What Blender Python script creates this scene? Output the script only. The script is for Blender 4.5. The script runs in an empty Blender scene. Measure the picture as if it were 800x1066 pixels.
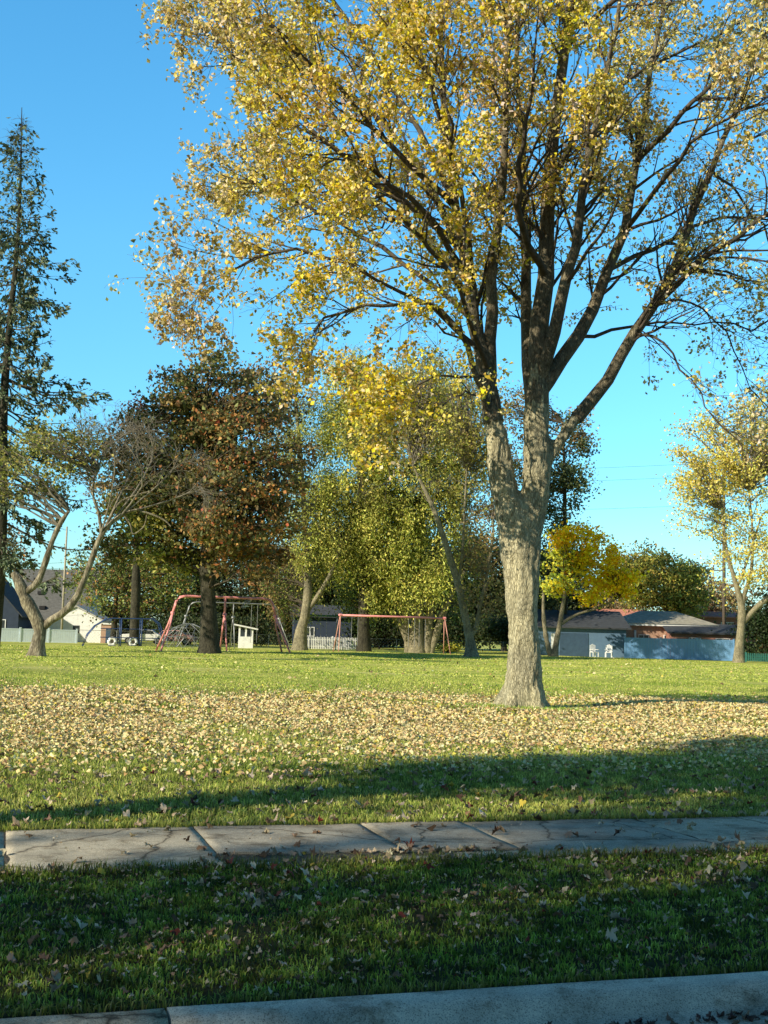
import bpy, bmesh, math
import numpy as np
from mathutils import Vector, Matrix, noise
rng = np.random.default_rng(11)
R = math.radians
S = bpy.context.scene
COL = S.collection

# ---------------------------------------------------------------- camera
F, W, H = 1288.0, 800.0, 1066.0
CAMH, PITCH, ROLL = 1.45, R(5.68), R(1.5)
cam = bpy.data.cameras.new("camera"); camo = bpy.data.objects.new("camera", cam); COL.objects.link(camo)
cam.sensor_fit = 'VERTICAL'; cam.sensor_height = 36; cam.lens = 36 * F / H
cam.clip_start = 0.05; cam.clip_end = 6000
camo.matrix_world = Matrix.Translation((0, 0, CAMH)) @ Matrix.Rotation(R(90) + PITCH, 4, 'X') @ Matrix.Rotation(ROLL, 4, 'Z')
S.camera = camo
M3 = np.array(camo.matrix_world.to_3x3())

def ray(px, py):
    return M3 @ np.array([(px - W / 2) / F, -(py - H / 2) / F, -1.0])
def at(px, py, Y):
    d = ray(px, py); return np.array([0, 0, CAMH]) + d * (Y / d[1])
def gnd(px, py):
    d = ray(px, py); return np.array([0, 0, CAMH]) + d * (-CAMH / d[2])

# street frame: u along the street, v away from the camera
U = np.array([1, .3]) / math.hypot(1, .3); V = np.array([-U[1], U[0]])
def uv(u, v, z=0.): return np.array([U[0] * u + V[0] * v, U[1] * u + V[1] * v, z])
V_CURB, V_SW0, V_SW1 = 4.93, 7.74, 9.27
YAW = math.atan(.3)

def height(x, y):
    v = V[0] * x + V[1] * y
    m = np.clip((v - 11) / 8, 0, 1)
    return m * (.05 * np.sin(x * .33 + 1.) * np.sin(y * .21) + .03 * np.sin(x * .9 + y * .5))

# ---------------------------------------------------------------- helpers
def obj(name, me, parent=None, label=None, cat=None, group=None, kind=None):
    o = bpy.data.objects.new(name, me); COL.objects.link(o)
    if parent is not None: o.parent = parent
    if label: o['label'] = label
    if cat: o['category'] = cat
    if group: o['group'] = group
    if kind: o['kind'] = kind
    return o
def thing(name, label, cat, loc=(0, 0, 0), rz=0., group=None):
    o = obj(name, None, None, label, cat, group); o.location = tuple(map(float, loc)); o.rotation_euler = (0, 0, rz)
    return o
def np_mesh(name, verts, faces_list, mat, cols=None, smooth=False):
    """faces_list: list of int arrays (n,k)"""
    me = bpy.data.meshes.new(name)
    verts = np.asarray(verts, np.float32)
    loops = np.concatenate([f.ravel() for f in faces_list]).astype(np.int32)
    tot = np.concatenate([np.full(len(f), f.shape[1], np.int32) for f in faces_list])
    st = np.concatenate([[0], np.cumsum(tot)[:-1]]).astype(np.int32)
    me.vertices.add(len(verts)); me.vertices.foreach_set('co', verts.ravel())
    me.loops.add(len(loops)); me.loops.foreach_set('vertex_index', loops)
    me.polygons.add(len(tot)); me.polygons.foreach_set('loop_start', st)
    if smooth: me.polygons.foreach_set('use_smooth', np.ones(len(tot), bool))
    me.update(calc_edges=True)
    if cols is not None:
        a = me.color_attributes.new('Col', 'FLOAT_COLOR', 'POINT')
        c = np.ones((len(verts), 4), np.float32); c[:, :3] = cols
        a.data.foreach_set('color', c.ravel())
    me.materials.append(mat)
    return me

class MB:
    """collects boxes, prisms and tubes into one mesh"""
    def __init__(s): s.v = []; s.f = []
    def quadset(s, vs, fs):
        b = len(s.v); s.v += [tuple(map(float, p)) for p in vs]; s.f += [tuple(i + b for i in f) for f in fs]; return s
    def box(s, x0, x1, y0, y1, z0, z1):
        vs = [(x0, y0, z0), (x1, y0, z0), (x1, y1, z0), (x0, y1, z0), (x0, y0, z1), (x1, y0, z1), (x1, y1, z1), (x0, y1, z1)]
        return s.quadset(vs, [(3, 2, 1, 0), (4, 5, 6, 7), (0, 1, 5, 4), (1, 2, 6, 5), (2, 3, 7, 6), (3, 0, 4, 7)])
    def tube(s, pts, r, n=8, cap=True):
        pts = [Vector(tuple(map(float, p))) for p in pts]; rs = r if hasattr(r, '__len__') else [r] * len(pts)
        b = len(s.v)
        for i, p in enumerate(pts):
            t = (pts[min(i + 1, len(pts) - 1)] - pts[max(i - 1, 0)]).normalized()
            a = Vector((0, 0, 1)) if abs(t.z) < .9 else Vector((1, 0, 0))
            e1 = t.cross(a).normalized(); e2 = t.cross(e1)
            for k in range(n):
                w = 2 * math.pi * k / n; q = p + (e1 * math.cos(w) + e2 * math.sin(w)) * rs[i]; s.v.append(tuple(q))
        for i in range(len(pts) - 1):
            for k in range(n):
                a0 = b + i * n + k; a1 = b + i * n + (k + 1) % n; s.f.append((a0, a1, a1 + n, a0 + n))
        if cap:
            s.f.append(tuple(range(b, b + n))[::-1]); s.f.append(tuple(range(b + (len(pts) - 1) * n, b + len(pts) * n)))
        return s
    def gable(s, x0, x1, y0, y1, ze, zr, ov=.4, t=.12, axis='x'):
        """two roof slabs, ridge along axis"""
        if axis == 'x':
            ym = (y0 + y1) / 2; k = (zr - ze) / (ym - y0); xa, xb = x0 - ov, x1 + ov
            for sgn in (-1, 1):
                ye = (y0 - ov) if sgn < 0 else (y1 + ov); zz = ze - k * ov
                vs = [(xa, ye, zz), (xb, ye, zz), (xb, ym, zr), (xa, ym, zr)]
                vs += [(p[0], p[1], p[2] + t) for p in vs]
                s.quadset(vs, [(3, 2, 1, 0), (4, 5, 6, 7), (0, 1, 5, 4), (1, 2, 6, 5), (2, 3, 7, 6), (3, 0, 4, 7)])
        else:
            xm = (x0 + x1) / 2; k = (zr - ze) / (xm - x0); ya, yb = y0 - ov, y1 + ov
            for sgn in (-1, 1):
                xe = (x0 - ov) if sgn < 0 else (x1 + ov); zz = ze - k * ov
                vs = [(xe, ya, zz), (xe, yb, zz), (xm, yb, zr), (xm, ya, zr)]
                vs += [(p[0], p[1], p[2] + t) for p in vs]
                s.quadset(vs, [(3, 2, 1, 0), (4, 5, 6, 7), (0, 1, 5, 4), (1, 2, 6, 5), (2, 3, 7, 6), (3, 0, 4, 7)])
        return s
    def build(s, name, mat, parent=None, smooth=False, bevel=0., **k):
        me = bpy.data.meshes.new(name); me.from_pydata(s.v, [], s.f); me.materials.append(mat)
        bm = bmesh.new(); bm.from_mesh(me); bmesh.ops.recalc_face_normals(bm, faces=bm.faces)
        if bevel: bmesh.ops.bevel(bm, geom=list(bm.edges), offset=bevel, segments=1, affect='EDGES')
        bm.to_mesh(me); bm.free()
        if smooth: me.polygons.foreach_set('use_smooth', [True] * len(me.polygons))
        return obj(name, me, parent, **k)

# ---------------------------------------------------------------- materials
def newmat(name):
    m = bpy.data.materials.new(name); m.use_nodes = True; nt = m.node_tree; nt.nodes.clear()
    out = nt.nodes.new('ShaderNodeOutputMaterial'); return m, nt, out
def N(nt, t, **k):
    n = nt.nodes.new(t)
    for a, b in k.items():
        if a.startswith('_'): setattr(n, a[1:], b)
        else: n.inputs[a.replace('__', ' ')].default_value = b
    return n
def ramp(nt, fac, stops):
    r = nt.nodes.new('ShaderNodeValToRGB'); nt.links.new(fac, r.inputs[0])
    e = r.color_ramp.elements
    while len(e) < len(stops): e.new(.5)
    for i, (p, c) in enumerate(stops): e[i].position = p; e[i].color = (*c, 1)
    return r.outputs[0]
def noisy(name, cols, scale=4., detail=6., rough=.85, bump=.3, stretch=(1, 1, 1), bscale=None, bdist=.02, spec=.3, metallic=0., coord='Object'):
    m, nt, out = newmat(name); L = nt.links.new
    tc = N(nt, 'ShaderNodeTexCoord'); mp = N(nt, 'ShaderNodeMapping'); mp.inputs['Scale'].default_value = stretch
    L(tc.outputs[coord], mp.inputs[0])
    no = N(nt, 'ShaderNodeTexNoise', Scale=scale, Detail=detail, Roughness=.62); L(mp.outputs[0], no.inputs['Vector'])
    n = len(cols); c = ramp(nt, no.outputs[0], [(.32 + .36 * i / max(1, n - 1), cols[i]) for i in range(n)])
    p = N(nt, 'ShaderNodeBsdfPrincipled', Roughness=rough, Metallic=metallic); p.inputs['Specular IOR Level'].default_value = spec
    L(c, p.inputs['Base Color'])
    if bump:
        n2 = N(nt, 'ShaderNodeTexNoise', Scale=bscale or scale * 4, Detail=5.); L(mp.outputs[0], n2.inputs['Vector'])
        b = N(nt, 'ShaderNodeBump', Strength=bump, Distance=bdist); L(n2.outputs[0], b.inputs['Height']); L(b.outputs[0], p.inputs['Normal'])
    L(p.outputs[0], out.inputs[0]); return m
def leafmat(name, trans=.35, gain=1., spec=.25, rough=.5):
    m, nt, out = newmat(name); L = nt.links.new
    a = N(nt, 'ShaderNodeAttribute', _attribute_name='Col')
    g = N(nt, 'ShaderNodeMix', _data_type='RGBA', _blend_type='MULTIPLY'); g.inputs[0].default_value = 1
    L(a.outputs['Color'], g.inputs[6]); g.inputs[7].default_value = (gain, gain, gain, 1)
    p = N(nt, 'ShaderNodeBsdfPrincipled', Roughness=rough); p.inputs['Specular IOR Level'].default_value = spec
    t = N(nt, 'ShaderNodeBsdfTranslucent'); mx = N(nt, 'ShaderNodeMixShader'); mx.inputs[0].default_value = trans
    L(g.outputs[2], p.inputs['Base Color']); L(g.outputs[2], t.inputs[0])
    L(p.outputs[0], mx.inputs[1]); L(t.outputs[0], mx.inputs[2]); L(mx.outputs[0], out.inputs[0]); return m
def barkmat(name, c0, c1, c2, scale=7., bump=1., moss=None, crack=1.):
    m, nt, out = newmat(name); L = nt.links.new
    tc = N(nt, 'ShaderNodeTexCoord'); mp = N(nt, 'ShaderNodeMapping'); mp.inputs['Scale'].default_value = (1, 1, .3)
    L(tc.outputs['Object'], mp.inputs[0])
    n0 = N(nt, 'ShaderNodeTexNoise', Scale=scale * .5, Detail=4.); L(mp.outputs[0], n0.inputs['Vector'])
    wv = N(nt, 'ShaderNodeMix', _data_type='VECTOR'); wv.inputs[0].default_value = .16
    L(mp.outputs[0], wv.inputs[4]); L(n0.outputs['Color'], wv.inputs[5])
    vo = N(nt, 'ShaderNodeTexVoronoi', _feature='DISTANCE_TO_EDGE', Scale=scale * 5.); L(wv.outputs[1], vo.inputs['Vector'])
    no = N(nt, 'ShaderNodeTexNoise', Scale=scale * 2.5, Detail=8., Roughness=.7); L(mp.outputs[0], no.inputs['Vector'])
    big = N(nt, 'ShaderNodeTexNoise', Scale=1.3, Detail=3.); L(tc.outputs['Object'], big.inputs['Vector'])
    ed = ramp(nt, vo.outputs['Distance'], [(0, (0, 0, 0)), (.16 * crack, (1, 1, 1))])
    c = ramp(nt, no.outputs[0], [(.3, c0), (.5, c1), (.72, c2)])
    mul = N(nt, 'ShaderNodeMix', _data_type='RGBA', _blend_type='MULTIPLY'); mul.inputs[0].default_value = .48
    L(c, mul.inputs[6]); L(ed, mul.inputs[7])
    bc = ramp(nt, big.outputs[0], [(.35, (.7, .7, .7)), (.65, (1.1, 1.08, 1.02))])
    m2 = N(nt, 'ShaderNodeMix', _data_type='RGBA', _blend_type='MULTIPLY'); m2.inputs[0].default_value = 1
    L(mul.outputs[2], m2.inputs[6]); L(bc, m2.inputs[7])
    p = N(nt, 'ShaderNodeBsdfPrincipled', Roughness=.95); p.inputs['Specular IOR Level'].default_value = .15
    L(m2.outputs[2], p.inputs['Base Color'])
    ad = N(nt, 'ShaderNodeMath', _operation='MULTIPLY_ADD'); L(ed, ad.inputs[0]); ad.inputs[1].default_value = .35; L(no.outputs[0], ad.inputs[2])
    b = N(nt, 'ShaderNodeBump', Strength=bump, Distance=.03); L(ad.outputs[0], b.inputs['Height']); L(b.outputs[0], p.inputs['Normal'])
    L(p.outputs[0], out.inputs[0]); return m

M_leaf = leafmat('leaf', .36, 1.15)
M_needle = leafmat('needle', .12, 1.3, rough=.6)
M_blade = leafmat('grass_blade', .3, rough=.6, spec=.15)
M_dry = leafmat('dry_leaf', .15, rough=.75, spec=.15)
M_bark = barkmat('maple_bark', (.25, .22, .13), (.56, .51, .34), (.80, .74, .52), 7., 1.)
M_bark_up = barkmat('upper_bark', (.10, .085, .06), (.24, .205, .145), (.42, .375, .27), 7., .9)
M_twig = noisy('twig_bark', [(.05, .04, .03), (.13, .105, .078)], 6., bump=0)
M_bark_pale = barkmat('pale_bark', (.13, .115, .08), (.36, .32, .22), (.58, .52, .37), 5., 1.)
M_bark_dark = barkmat('dark_bark', (.03, .028, .022), (.075, .07, .052), (.14, .13, .10), 4., .8)
M_bark_old = barkmat('gnarled_bark', (.06, .052, .04), (.30, .26, .19), (.66, .60, .46), 2.4, 1., crack=1.6)
M_twig_pale = noisy('pale_twig', [(.13, .11, .085), (.28, .25, .20)], 6., bump=0)

# ---------------------------------------------------------------- tree tools
def norm(a): return a / np.maximum(np.linalg.norm(a, axis=-1, keepdims=True), 1e-9)
def tubes(P, Rr, sides):
    """P (N,K,3) polylines, Rr (N,K) -> verts, quads"""
    n, k, _ = P.shape
    T = np.empty_like(P); T[:, 1:-1] = P[:, 2:] - P[:, :-2]; T[:, 0] = P[:, 1] - P[:, 0]; T[:, -1] = P[:, -1] - P[:, -2]
    T = norm(T)
    ref = np.where(np.abs(T[:, :1, 2:3]).repeat(3, 2) < .8, np.array([0, 0, 1.]), np.array([1., 0, 0])).repeat(k, 1)
    e1 = norm(np.cross(T, ref)); e2 = np.cross(T, e1)
    w = np.arange(sides) * 2 * np.pi / sides
    Vv = P[:, :, None] + (e1[:, :, None] * np.cos(w)[None, None, :, None] + e2[:, :, None] * np.sin(w)[None, None, :, None]) * Rr[:, :, None, None]
    idx = np.arange(n * k * sides).reshape(n, k, sides); nx = np.roll(idx, -1, axis=2)
    f = np.stack([idx[:, :-1], nx[:, :-1], nx[:, 1:], idx[:, 1:]], -1).reshape(-1, 4)
    return Vv.reshape(-1, 3), f
def tube_mesh(name, sets, mat, smooth=True):
    vs, fs, b = [], [], 0
    for P, Rr, sd in sets:
        if len(P) == 0: continue
        v, f = tubes(P, Rr, sd); vs.append(v); fs.append(f + b); b += len(v)
    return np_mesh(name, np.concatenate(vs), [np.concatenate(fs)], mat, smooth=smooth)
def resample(pts, k):
    pts = np.asarray(pts, float); n = len(pts)
    t = np.linspace(0, n - 1, k); i = np.clip(t.astype(int), 0, n - 2); f = (t - i)[:, None]
    g = lambda j: pts[np.clip(j, 0, n - 1)]
    p0, p1, p2, p3 = g(i - 1), g(i), g(i + 1), g(i + 2)
    return .5 * (2 * p1 + (p2 - p0) * f + (2 * p0 - 5 * p1 + 4 * p2 - p3) * f ** 2 + (3 * p1 - p0 - 3 * p2 + p3) * f ** 3)
def spawn(P, Rr, n_each, L, ang, tmin=.15, rfrac=.55, k=5, up=.15, droop=0., jit=.12, rmin=.004, out=None, lens=None):
    """children branches from polylines"""
    n, K, _ = P.shape
    if np.isscalar(n_each): idx = np.repeat(np.arange(n), n_each)
    else: idx = np.repeat(np.arange(n), n_each)
    m = len(idx); t = tmin + (1 - tmin) * rng.random(m) ** .8
    s = t * (K - 1); i = np.clip(s.astype(int), 0, K - 2); f = (s - i)[:, None]
    p = P[idx, i] * (1 - f) + P[idx, i + 1] * f; T = norm(P[idx, i + 1] - P[idx, i])
    r = Rr[idx, i] * (1 - f[:, 0]) + Rr[idx, i + 1] * f[:, 0]
    q = norm(np.cross(T, rng.normal(size=(m, 3)))); a = np.radians(rng.uniform(ang[0], ang[1], m))[:, None]
    d = T * np.cos(a) + q * np.sin(a); d[:, 2] += up
    if out is not None:
        o = p - out; o[:, 2] *= .3; d += .35 * norm(o)
    d = norm(d)
    ln = rng.uniform(L[0], L[1], m) * (1.15 - .6 * t)
    pts = np.empty((m, k, 3)); pts[:, 0] = p; dd = d.copy(); step = (ln / (k - 1))[:, None]
    for j in range(1, k):
        dd = dd + rng.normal(size=(m, 3)) * jit; dd[:, 2] += up * .25 - droop * j / k; dd = norm(dd); pts[:, j] = pts[:, j - 1] + dd * step
    r0 = np.minimum(r * rfrac, .012 + ln * .016); r0 = np.maximum(r0, rmin)
    rr = r0[:, None] * np.linspace(1, .35, k)[None]; rr = np.maximum(rr, rmin * .6)
    return pts, rr
def pick(palette, n):
    w = np.array([p[0] for p in palette], float); c = np.array([p[1] for p in palette], float)
    i = rng.choice(len(w), n, p=w / w.sum()); return c[i] * rng.uniform(.75, 1.25, (n, 1)) * rng.uniform(.92, 1.08, (n, 3))
def leaves(name, P, size, cols, mat, width=.6, fold=.25, up=0., hang=0., D=None):
    n = len(P)
    d = rng.normal(size=(n, 3)) if D is None else D + rng.normal(size=(n, 3)) * .35
    d[:, 2] -= hang; d = norm(d)
    nr = rng.normal(size=(n, 3)); nr[:, 2] += up; s = norm(np.cross(d, nr)); nn = np.cross(s, d)
    sz = (size[0] + (size[1] - size[0]) * rng.random(n) ** 1.6)[:, None]
    tip = P + d * sz; mid = P + d * sz * rng.uniform(.35, .6, (n, 1)) + nn * sz * fold * rng.uniform(-1, 1, (n, 1))
    a = mid + s * sz * width * .5 + nn * sz * fold * .4; b = mid - s * sz * width * .5 + nn * sz * fold * .4
    v = np.stack([P, a, tip, b], 1).reshape(-1, 3)
    i = np.arange(n)[:, None] * 4
    f = np.concatenate([i + np.array([[0, 1, 2]]), i + np.array([[0, 2, 3]])])
    return np_mesh(name, v, [f], mat, cols=np.repeat(cols, 4, 0))

def softclip(c, m=.86):
    c = np.maximum(c, .004); k = c.max(1, keepdims=True); return c * np.minimum(1, m / k)
# palettes
YEL = [(3, (.66, .49, .06)), (2.4, (.70, .54, .16)), (2.6, (.74, .62, .38)), (3, (.26, .24, .05)), (1.0, (.34, .22, .06)), (2.4, (.72, .60, .03))]
OLV = [(3, (.13, .14, .035)), (3, (.20, .20, .05)), (2, (.30, .26, .07)), (1, (.08, .10, .03))]
WIL = [(3, (.22, .24, .05)), (3, (.34, .34, .08)), (2, (.46, .42, .11)), (1.6, (.09, .11, .03))]
SHD = [(3, (.018, .026, .010)), (2, (.035, .045, .016)), (1, (.06, .06, .022))]  # near-black greens: shadow of the back row put into its leaf colour
DRK = [(3, (.045, .06, .02)), (3, (.085, .09, .03)), (1.5, (.12, .09, .035)), (1, (.16, .15, .05)), (.5, (.2, .09, .035))]
ORG = [(1.2, (.26, .115, .04)), (1., (.32, .18, .06)), (2.4, (.15, .11, .045)), (3.4, (.07, .07, .028)), (.35, (.30, .08, .045)), (1.8, (.12, .12, .045))]
GOLD = [(5, (.85, .70, .02)), (3, (.80, .60, .01)), (.8, (.36, .34, .03)), (2, (.85, .42, .02))]
LYE = [(3, (.56, .46, .10)), (3, (.42, .39, .09)), (2, (.62, .52, .22)), (1, (.22, .24, .06))]
GRN = [(3, (.06, .09, .022)), (3, (.10, .13, .03)), (1.5, (.17, .18, .04)), (1, (.035, .05, .018))]
PUR = [(3, (.07, .035, .035)), (2, (.10, .05, .04)), (1, (.05, .045, .025))]
BRN = [(3, (.15, .10, .05)), (3, (.21, .15, .07)), (2, (.11, .10, .04)), (1, (.28, .20, .07))]

# ---------------------------------------------------------------- the big maple
def stem_pts(lst, Y0):
    """lst of (px,py,r,dy) -> points and radii at world depth Y0+dy"""
    P = np.array([at(a, b, Y0 + (q[0] if q else 0.)) for a, b, r, *q in lst]); return P, np.array([e[2] for e in lst], float)
base = gnd(543, 737); Y0 = base[1]
maple = thing('maple_tree', 'large maple with forked pale trunk and yellow leaves, nearest tree on the lawn', 'tree', (base[0], base[1], 0))
org = np.array([base[0], base[1], 0.])

def rings(mb, P, Rr, k, lump=.0, seed=0, n=20, flare=None):
    P = resample(P, k); Rr = resample(np.asarray(Rr)[:, None], k)[:, 0]
    b = len(mb.v)
    for i in range(k):
        t = Vector(P[min(i + 1, k - 1)] - P[max(i - 1, 0)]).normalized(); e1 = t.cross(Vector((0, 1, 0))).normalized(); e2 = t.cross(e1)
        for j in range(n):
            w = 2 * math.pi * j / n; rr = Rr[i] * (1 + lump * noise.noise(Vector((math.cos(w) * 1.5, math.sin(w) * 1.5, P[i][2] * .8 + seed))))
            if flare: rr += flare * max(0, 1 - P[i][2] / .75) ** 2 * (.5 + .5 * math.cos(5 * w + 1.3)) * 1.1
            mb.v.append(tuple(Vector(P[i]) + (e1 * math.cos(w) + e2 * math.sin(w)) * rr))
    for i in range(k - 1):
        for j in range(n):
            a0 = b + i * n + j; a1 = b + i * n + (j + 1) % n; mb.f.append((a0, a1, a1 + n, a0 + n))
    mb.f.append(tuple(range(b, b + n))[::-1]); mb.f.append(tuple(range(b + (k - 1) * n, b + k * n)))

tb = MB()
P, r_ = stem_pts([(543, 752, .50), (543, 737, .46), (544, 715, .42), (545, 680, .37), (544, 640, .34), (543, 600, .35), (542, 560, .39), (541, 535, .42), (541, 520, .34)], Y0)
rings(tb, P, r_, 40, .16, 0, 28, flare=.26)
P, r_ = stem_pts([(536, 610, .20), (532, 560, .27), (528, 520, .29), (522, 490, .27), (514, 440, .235), (508, 400, .20), (503, 370, .17)], Y0)
rings(tb, P, r_, 24, .14, 5, 20)
P, r_ = stem_pts([(549, 620, .22), (552, 560, .30), (556, 520, .32), (559, 480, .33), (559, 440, .31), (560, 400, .25), (562, 370, .21)], Y0)
rings(tb, P, r_, 24, .14, 9, 20)
P, r_ = stem_pts([(558, 505, .2), (572, 475, .165), (588, 452, .155), (605, 430, .14)], Y0)
rings(tb, P, r_, 10, .12, 3, 16)
me = bpy.data.meshes.new('tmp'); me.from_pydata(tb.v, [], tb.f)
tmp = bpy.data.objects.new('tmp', me); COL.objects.link(tmp)
md = tmp.modifiers.new('r', 'REMESH'); md.mode = 'VOXEL'; md.voxel_size = .032
md2 = tmp.modifiers.new('s', 'SMOOTH'); md2.iterations = 3
dg = bpy.context.evaluated_depsgraph_get(); me2 = bpy.data.meshes.new_from_object(tmp.evaluated_get(dg))
bpy.data.objects.remove(tmp); bpy.data.meshes.remove(me)
nv = len(me2.vertices); co = np.empty(nv * 3, np.float32); no_ = np.empty(nv * 3, np.float32)
me2.vertices.foreach_get('co', co); me2.vertices.foreach_get('normal', no_); co = co.reshape(-1, 3); no_ = no_.reshape(-1, 3)
dsp = np.array([.028 * (abs(noise.noise(Vector((p[0] * 9, p[1] * 9, p[2] * 1.7)))) - .25) + .012 * noise.noise(Vector((p[0] * 22, p[1] * 22, p[2] * 7)))
                + .03 * noise.noise(Vector((p[0] * 2, p[1] * 2, p[2] * .9))) for p in co])
co = co + no_ * (dsp * 1.7 - .025)[:, None] - org
me2.vertices.foreach_set('co', co.astype(np.float32).ravel()); me2.polygons.foreach_set('use_smooth', np.ones(len(me2.polygons), bool))
me2.materials.clear(); me2.materials.append(M_bark); me2.update(); me2.name = 'trunk'
obj('trunk', me2, maple)

LIMBS = [
 [(514, 440, .225), (508, 400, .20), (500, 360, .165), (490, 300, .13), (478, 240, .10, .4), (470, 150, .08, .6), (463, 60, .06, .8), (458, -60, .035, 1), (455, -140, .02, 1)],
 [(510, 415, .15), (511, 350, .14), (513, 280, .115, -.5), (521, 200, .09, -.9), (526, 100, .07, -1.2), (531, 0, .05, -1.4), (533, -110, .025, -1.5)],
 [(518, 462, .09), (499, 405, .07, -.3), (482, 355, .055, -.7), (452, 318, .04, -1), (408, 318, .04, -1.2), (365, 322, .03, -1.3), (320, 345, .025, -1.4)],
 [(559, 420, .27), (560, 395, .24), (564, 300, .19), (570, 225, .16), (578, 120, .13), (590, 25, .10), (600, -60, .07), (606, -160, .03)],
 [(557, 425, .17), (550, 375, .15, .2), (548, 300, .12, .9), (545, 200, .09, 1.5), (540, 90, .065, 2), (537, -20, .045, 2.3), (535, -130, .02, 2.5)],
 [(561, 400, .15), (575, 350, .14, -.4), (590, 290, .12, -.8), (601, 240, .10, -1), (612, 190, .085, -1.2), (624, 110, .065, -1.3), (642, 20, .045, -1.4), (655, -80, .02, -1.5)],
 [(560, 412, .17), (578, 382, .165), (606, 344, .15, .3), (633, 288, .125, .6), (653, 222, .10, .9), (662, 165, .085, 1), (676, 80, .06, 1.1), (692, -10, .04, 1.1), (700, -90, .02, 1.2)],
 [(600, 436, .15), (622, 408, .14), (645, 372, .125, -.2), (667, 336, .12, -.4), (690, 298, .10, -.6), (711, 250, .085, -.7), (736, 190, .07, -.8), (756, 140, .055, -.8), (783, 75, .04, -.8), (808, 10, .02, -.8)],
 [(680, 314, .075), (715, 283, .065, -1), (745, 258, .055, -1.2), (790, 228, .045, -1.3), (840, 205, .03, -1.4), (890, 190, .015, -1.5)],
 [(606, 346, .045), (650, 340, .035, .8), (690, 334, .026, 1.2), (740, 338, .018, 1.4), (790, 338, .022, 1.5), (840, 330, .012, 1.6)],
 [(667, 332, .035), (705, 318, .026, .6), (745, 342, .018, 1), (780, 400, .012, 1.2), (818, 470, .01, 1.2)],
 [(500, 385, .035), (470, 388, .025, -1), (438, 396, .018, -1.6), (412, 420, .02, -1.8), (398, 445, .01, -1.8)],
 [(512, 415, .03), (490, 408, .022, -1.2), (462, 418, .015, -1.9), (440, 445, .012, -2.2)],
 [(735, 200, .035), (770, 215, .025, .8), (805, 260, .02, 1.2), (825, 320, .01, 1.3)],
 [(660, 345, .035), (685, 352, .026, -.8), (712, 385, .02, -1), (735, 420, .015, -1.1), (755, 445, .018, -1.1), (775, 470, .01, -1.1)],
 [(645, 290, .06), (690, 262, .05, 1.2), (735, 235, .04, 1.8), (785, 225, .03, 2.2), (830, 235, .015, 2.4)],
 [(482, 262, .085), (425, 212, .07, -.5), (350, 158, .055, -.9), (270, 100, .04, -1), (205, 60, .025, -1), (158, 28, .012, -1)],
 [(492, 322, .065), (430, 272, .05, .5), (370, 236, .052, 1), (300, 208, .038, 1.2), (240, 188, .024, 1.3), (182, 172, .012, 1.3)],
 [(500, 372, .06), (440, 320, .045, -1), (380, 288, .035, -1.6), (310, 264, .034, -2), (250, 268, .022, -2.2), (205, 288, .014, -2.2), (162, 305, .008, -2.2)],
 [(472, 200, .075), (430, 120, .06, .6), (380, 48, .045, 1), (330, -20, .03, 1.2), (280, -70, .015, 1.4)],
 [(468, 140, .06), (442, 60, .05, -1), (418, -20, .035, -1.5), (395, -90, .018, -1.7)],
 [(474, 225, .075), (420, 170, .06, -1.8), (360, 100, .045, -2.6), (300, 50, .03, -3), (250, 15, .016, -3.1)],
 [(488, 290, .08), (450, 230, .06, -2), (400, 185, .045, -3.2), (340, 150, .03, -4), (280, 150, .015, -4.2)],
 [(508, 380, .065), (480, 310, .045, -1.8), (450, 260, .045, -3), (420, 230, .03, -3.8), (385, 240, .015, -4.3)],
 [(512, 300, .08), (500, 240, .06, -1.5), (480, 180, .045, -2.8), (470, 120, .03, -3.8), (455, 60, .015, -4.2)],
 [(490, 300, .09), (440, 250, .07, 2), (390, 210, .05, 3.2), (330, 190, .03, 4), (290, 170, .015, 4.4)],
 [(480, 250, .09), (430, 160, .07, 2.2), (370, 100, .05, 3.3), (300, 60, .03, 4), (240, 40, .015, 4.2)],
 [(565, 290, .09), (540, 230, .07, -1.8), (545, 160, .05, -3), (555, 90, .03, -3.8), (560, 20, .015, -4)],
 [(585, 60, .07), (640, 10, .05, -1.5), (700, -20, .035, -2.4), (760, -30, .02, -2.8)],
 [(665, 160, .07), (715, 110, .05, -1), (765, 60, .035, -1.5), (815, 30, .02, -1.8)],
 [(570, 225, .09), (600, 150, .07, 2), (650, 90, .05, 3.2), (720, 50, .03, 4), (780, 20, .015, 4.2)],
 [(655, 210, .06), (700, 160, .045, -2), (750, 120, .03, -3), (800, 105, .02, -3.5), (850, 95, .01, -3.8)],
]
lim_top = []
KL = 14
for i, l in enumerate(LIMBS):
    l = [((e[0] if e[0] > 350 else e[0] + (350 - e[0]) * .22),) + tuple(e[1:]) for e in l]
    P, r_ = stem_pts(l, Y0); P = resample(P, KL) - org; r_ = np.maximum(resample(r_[:, None], KL)[:, 0], .006)
    P[1:-1] += rng.normal(size=(KL - 2, 3)) * np.linspace(.02, .06, KL - 2)[:, None]
    if i >= 8:   # side limbs leave from the nearest main limb
        cand = np.concatenate([a for a, _ in lim_top[:8]]); dd = cand[np.argmin(np.linalg.norm(cand - P[0], axis=1))] - P[0]
        P += dd[None] * (np.linspace(1, 0, KL)[:, None] ** 2)
    lim_top.append((P, r_))
LP = np.array([a for a, _ in lim_top]); LR = np.array([b for _, b in lim_top])
obj('limb', tube_mesh('limb', [(LP[0:1], LR[0:1], 12), (LP[1:2], LR[1:2], 10), (LP[2:3], LR[2:3], 8)], M_bark_up), maple)
obj('limb', tube_mesh('limb', [(LP[3:4], LR[3:4], 12), (LP[4:7], LR[4:7], 10)], M_bark_up), maple)
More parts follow.
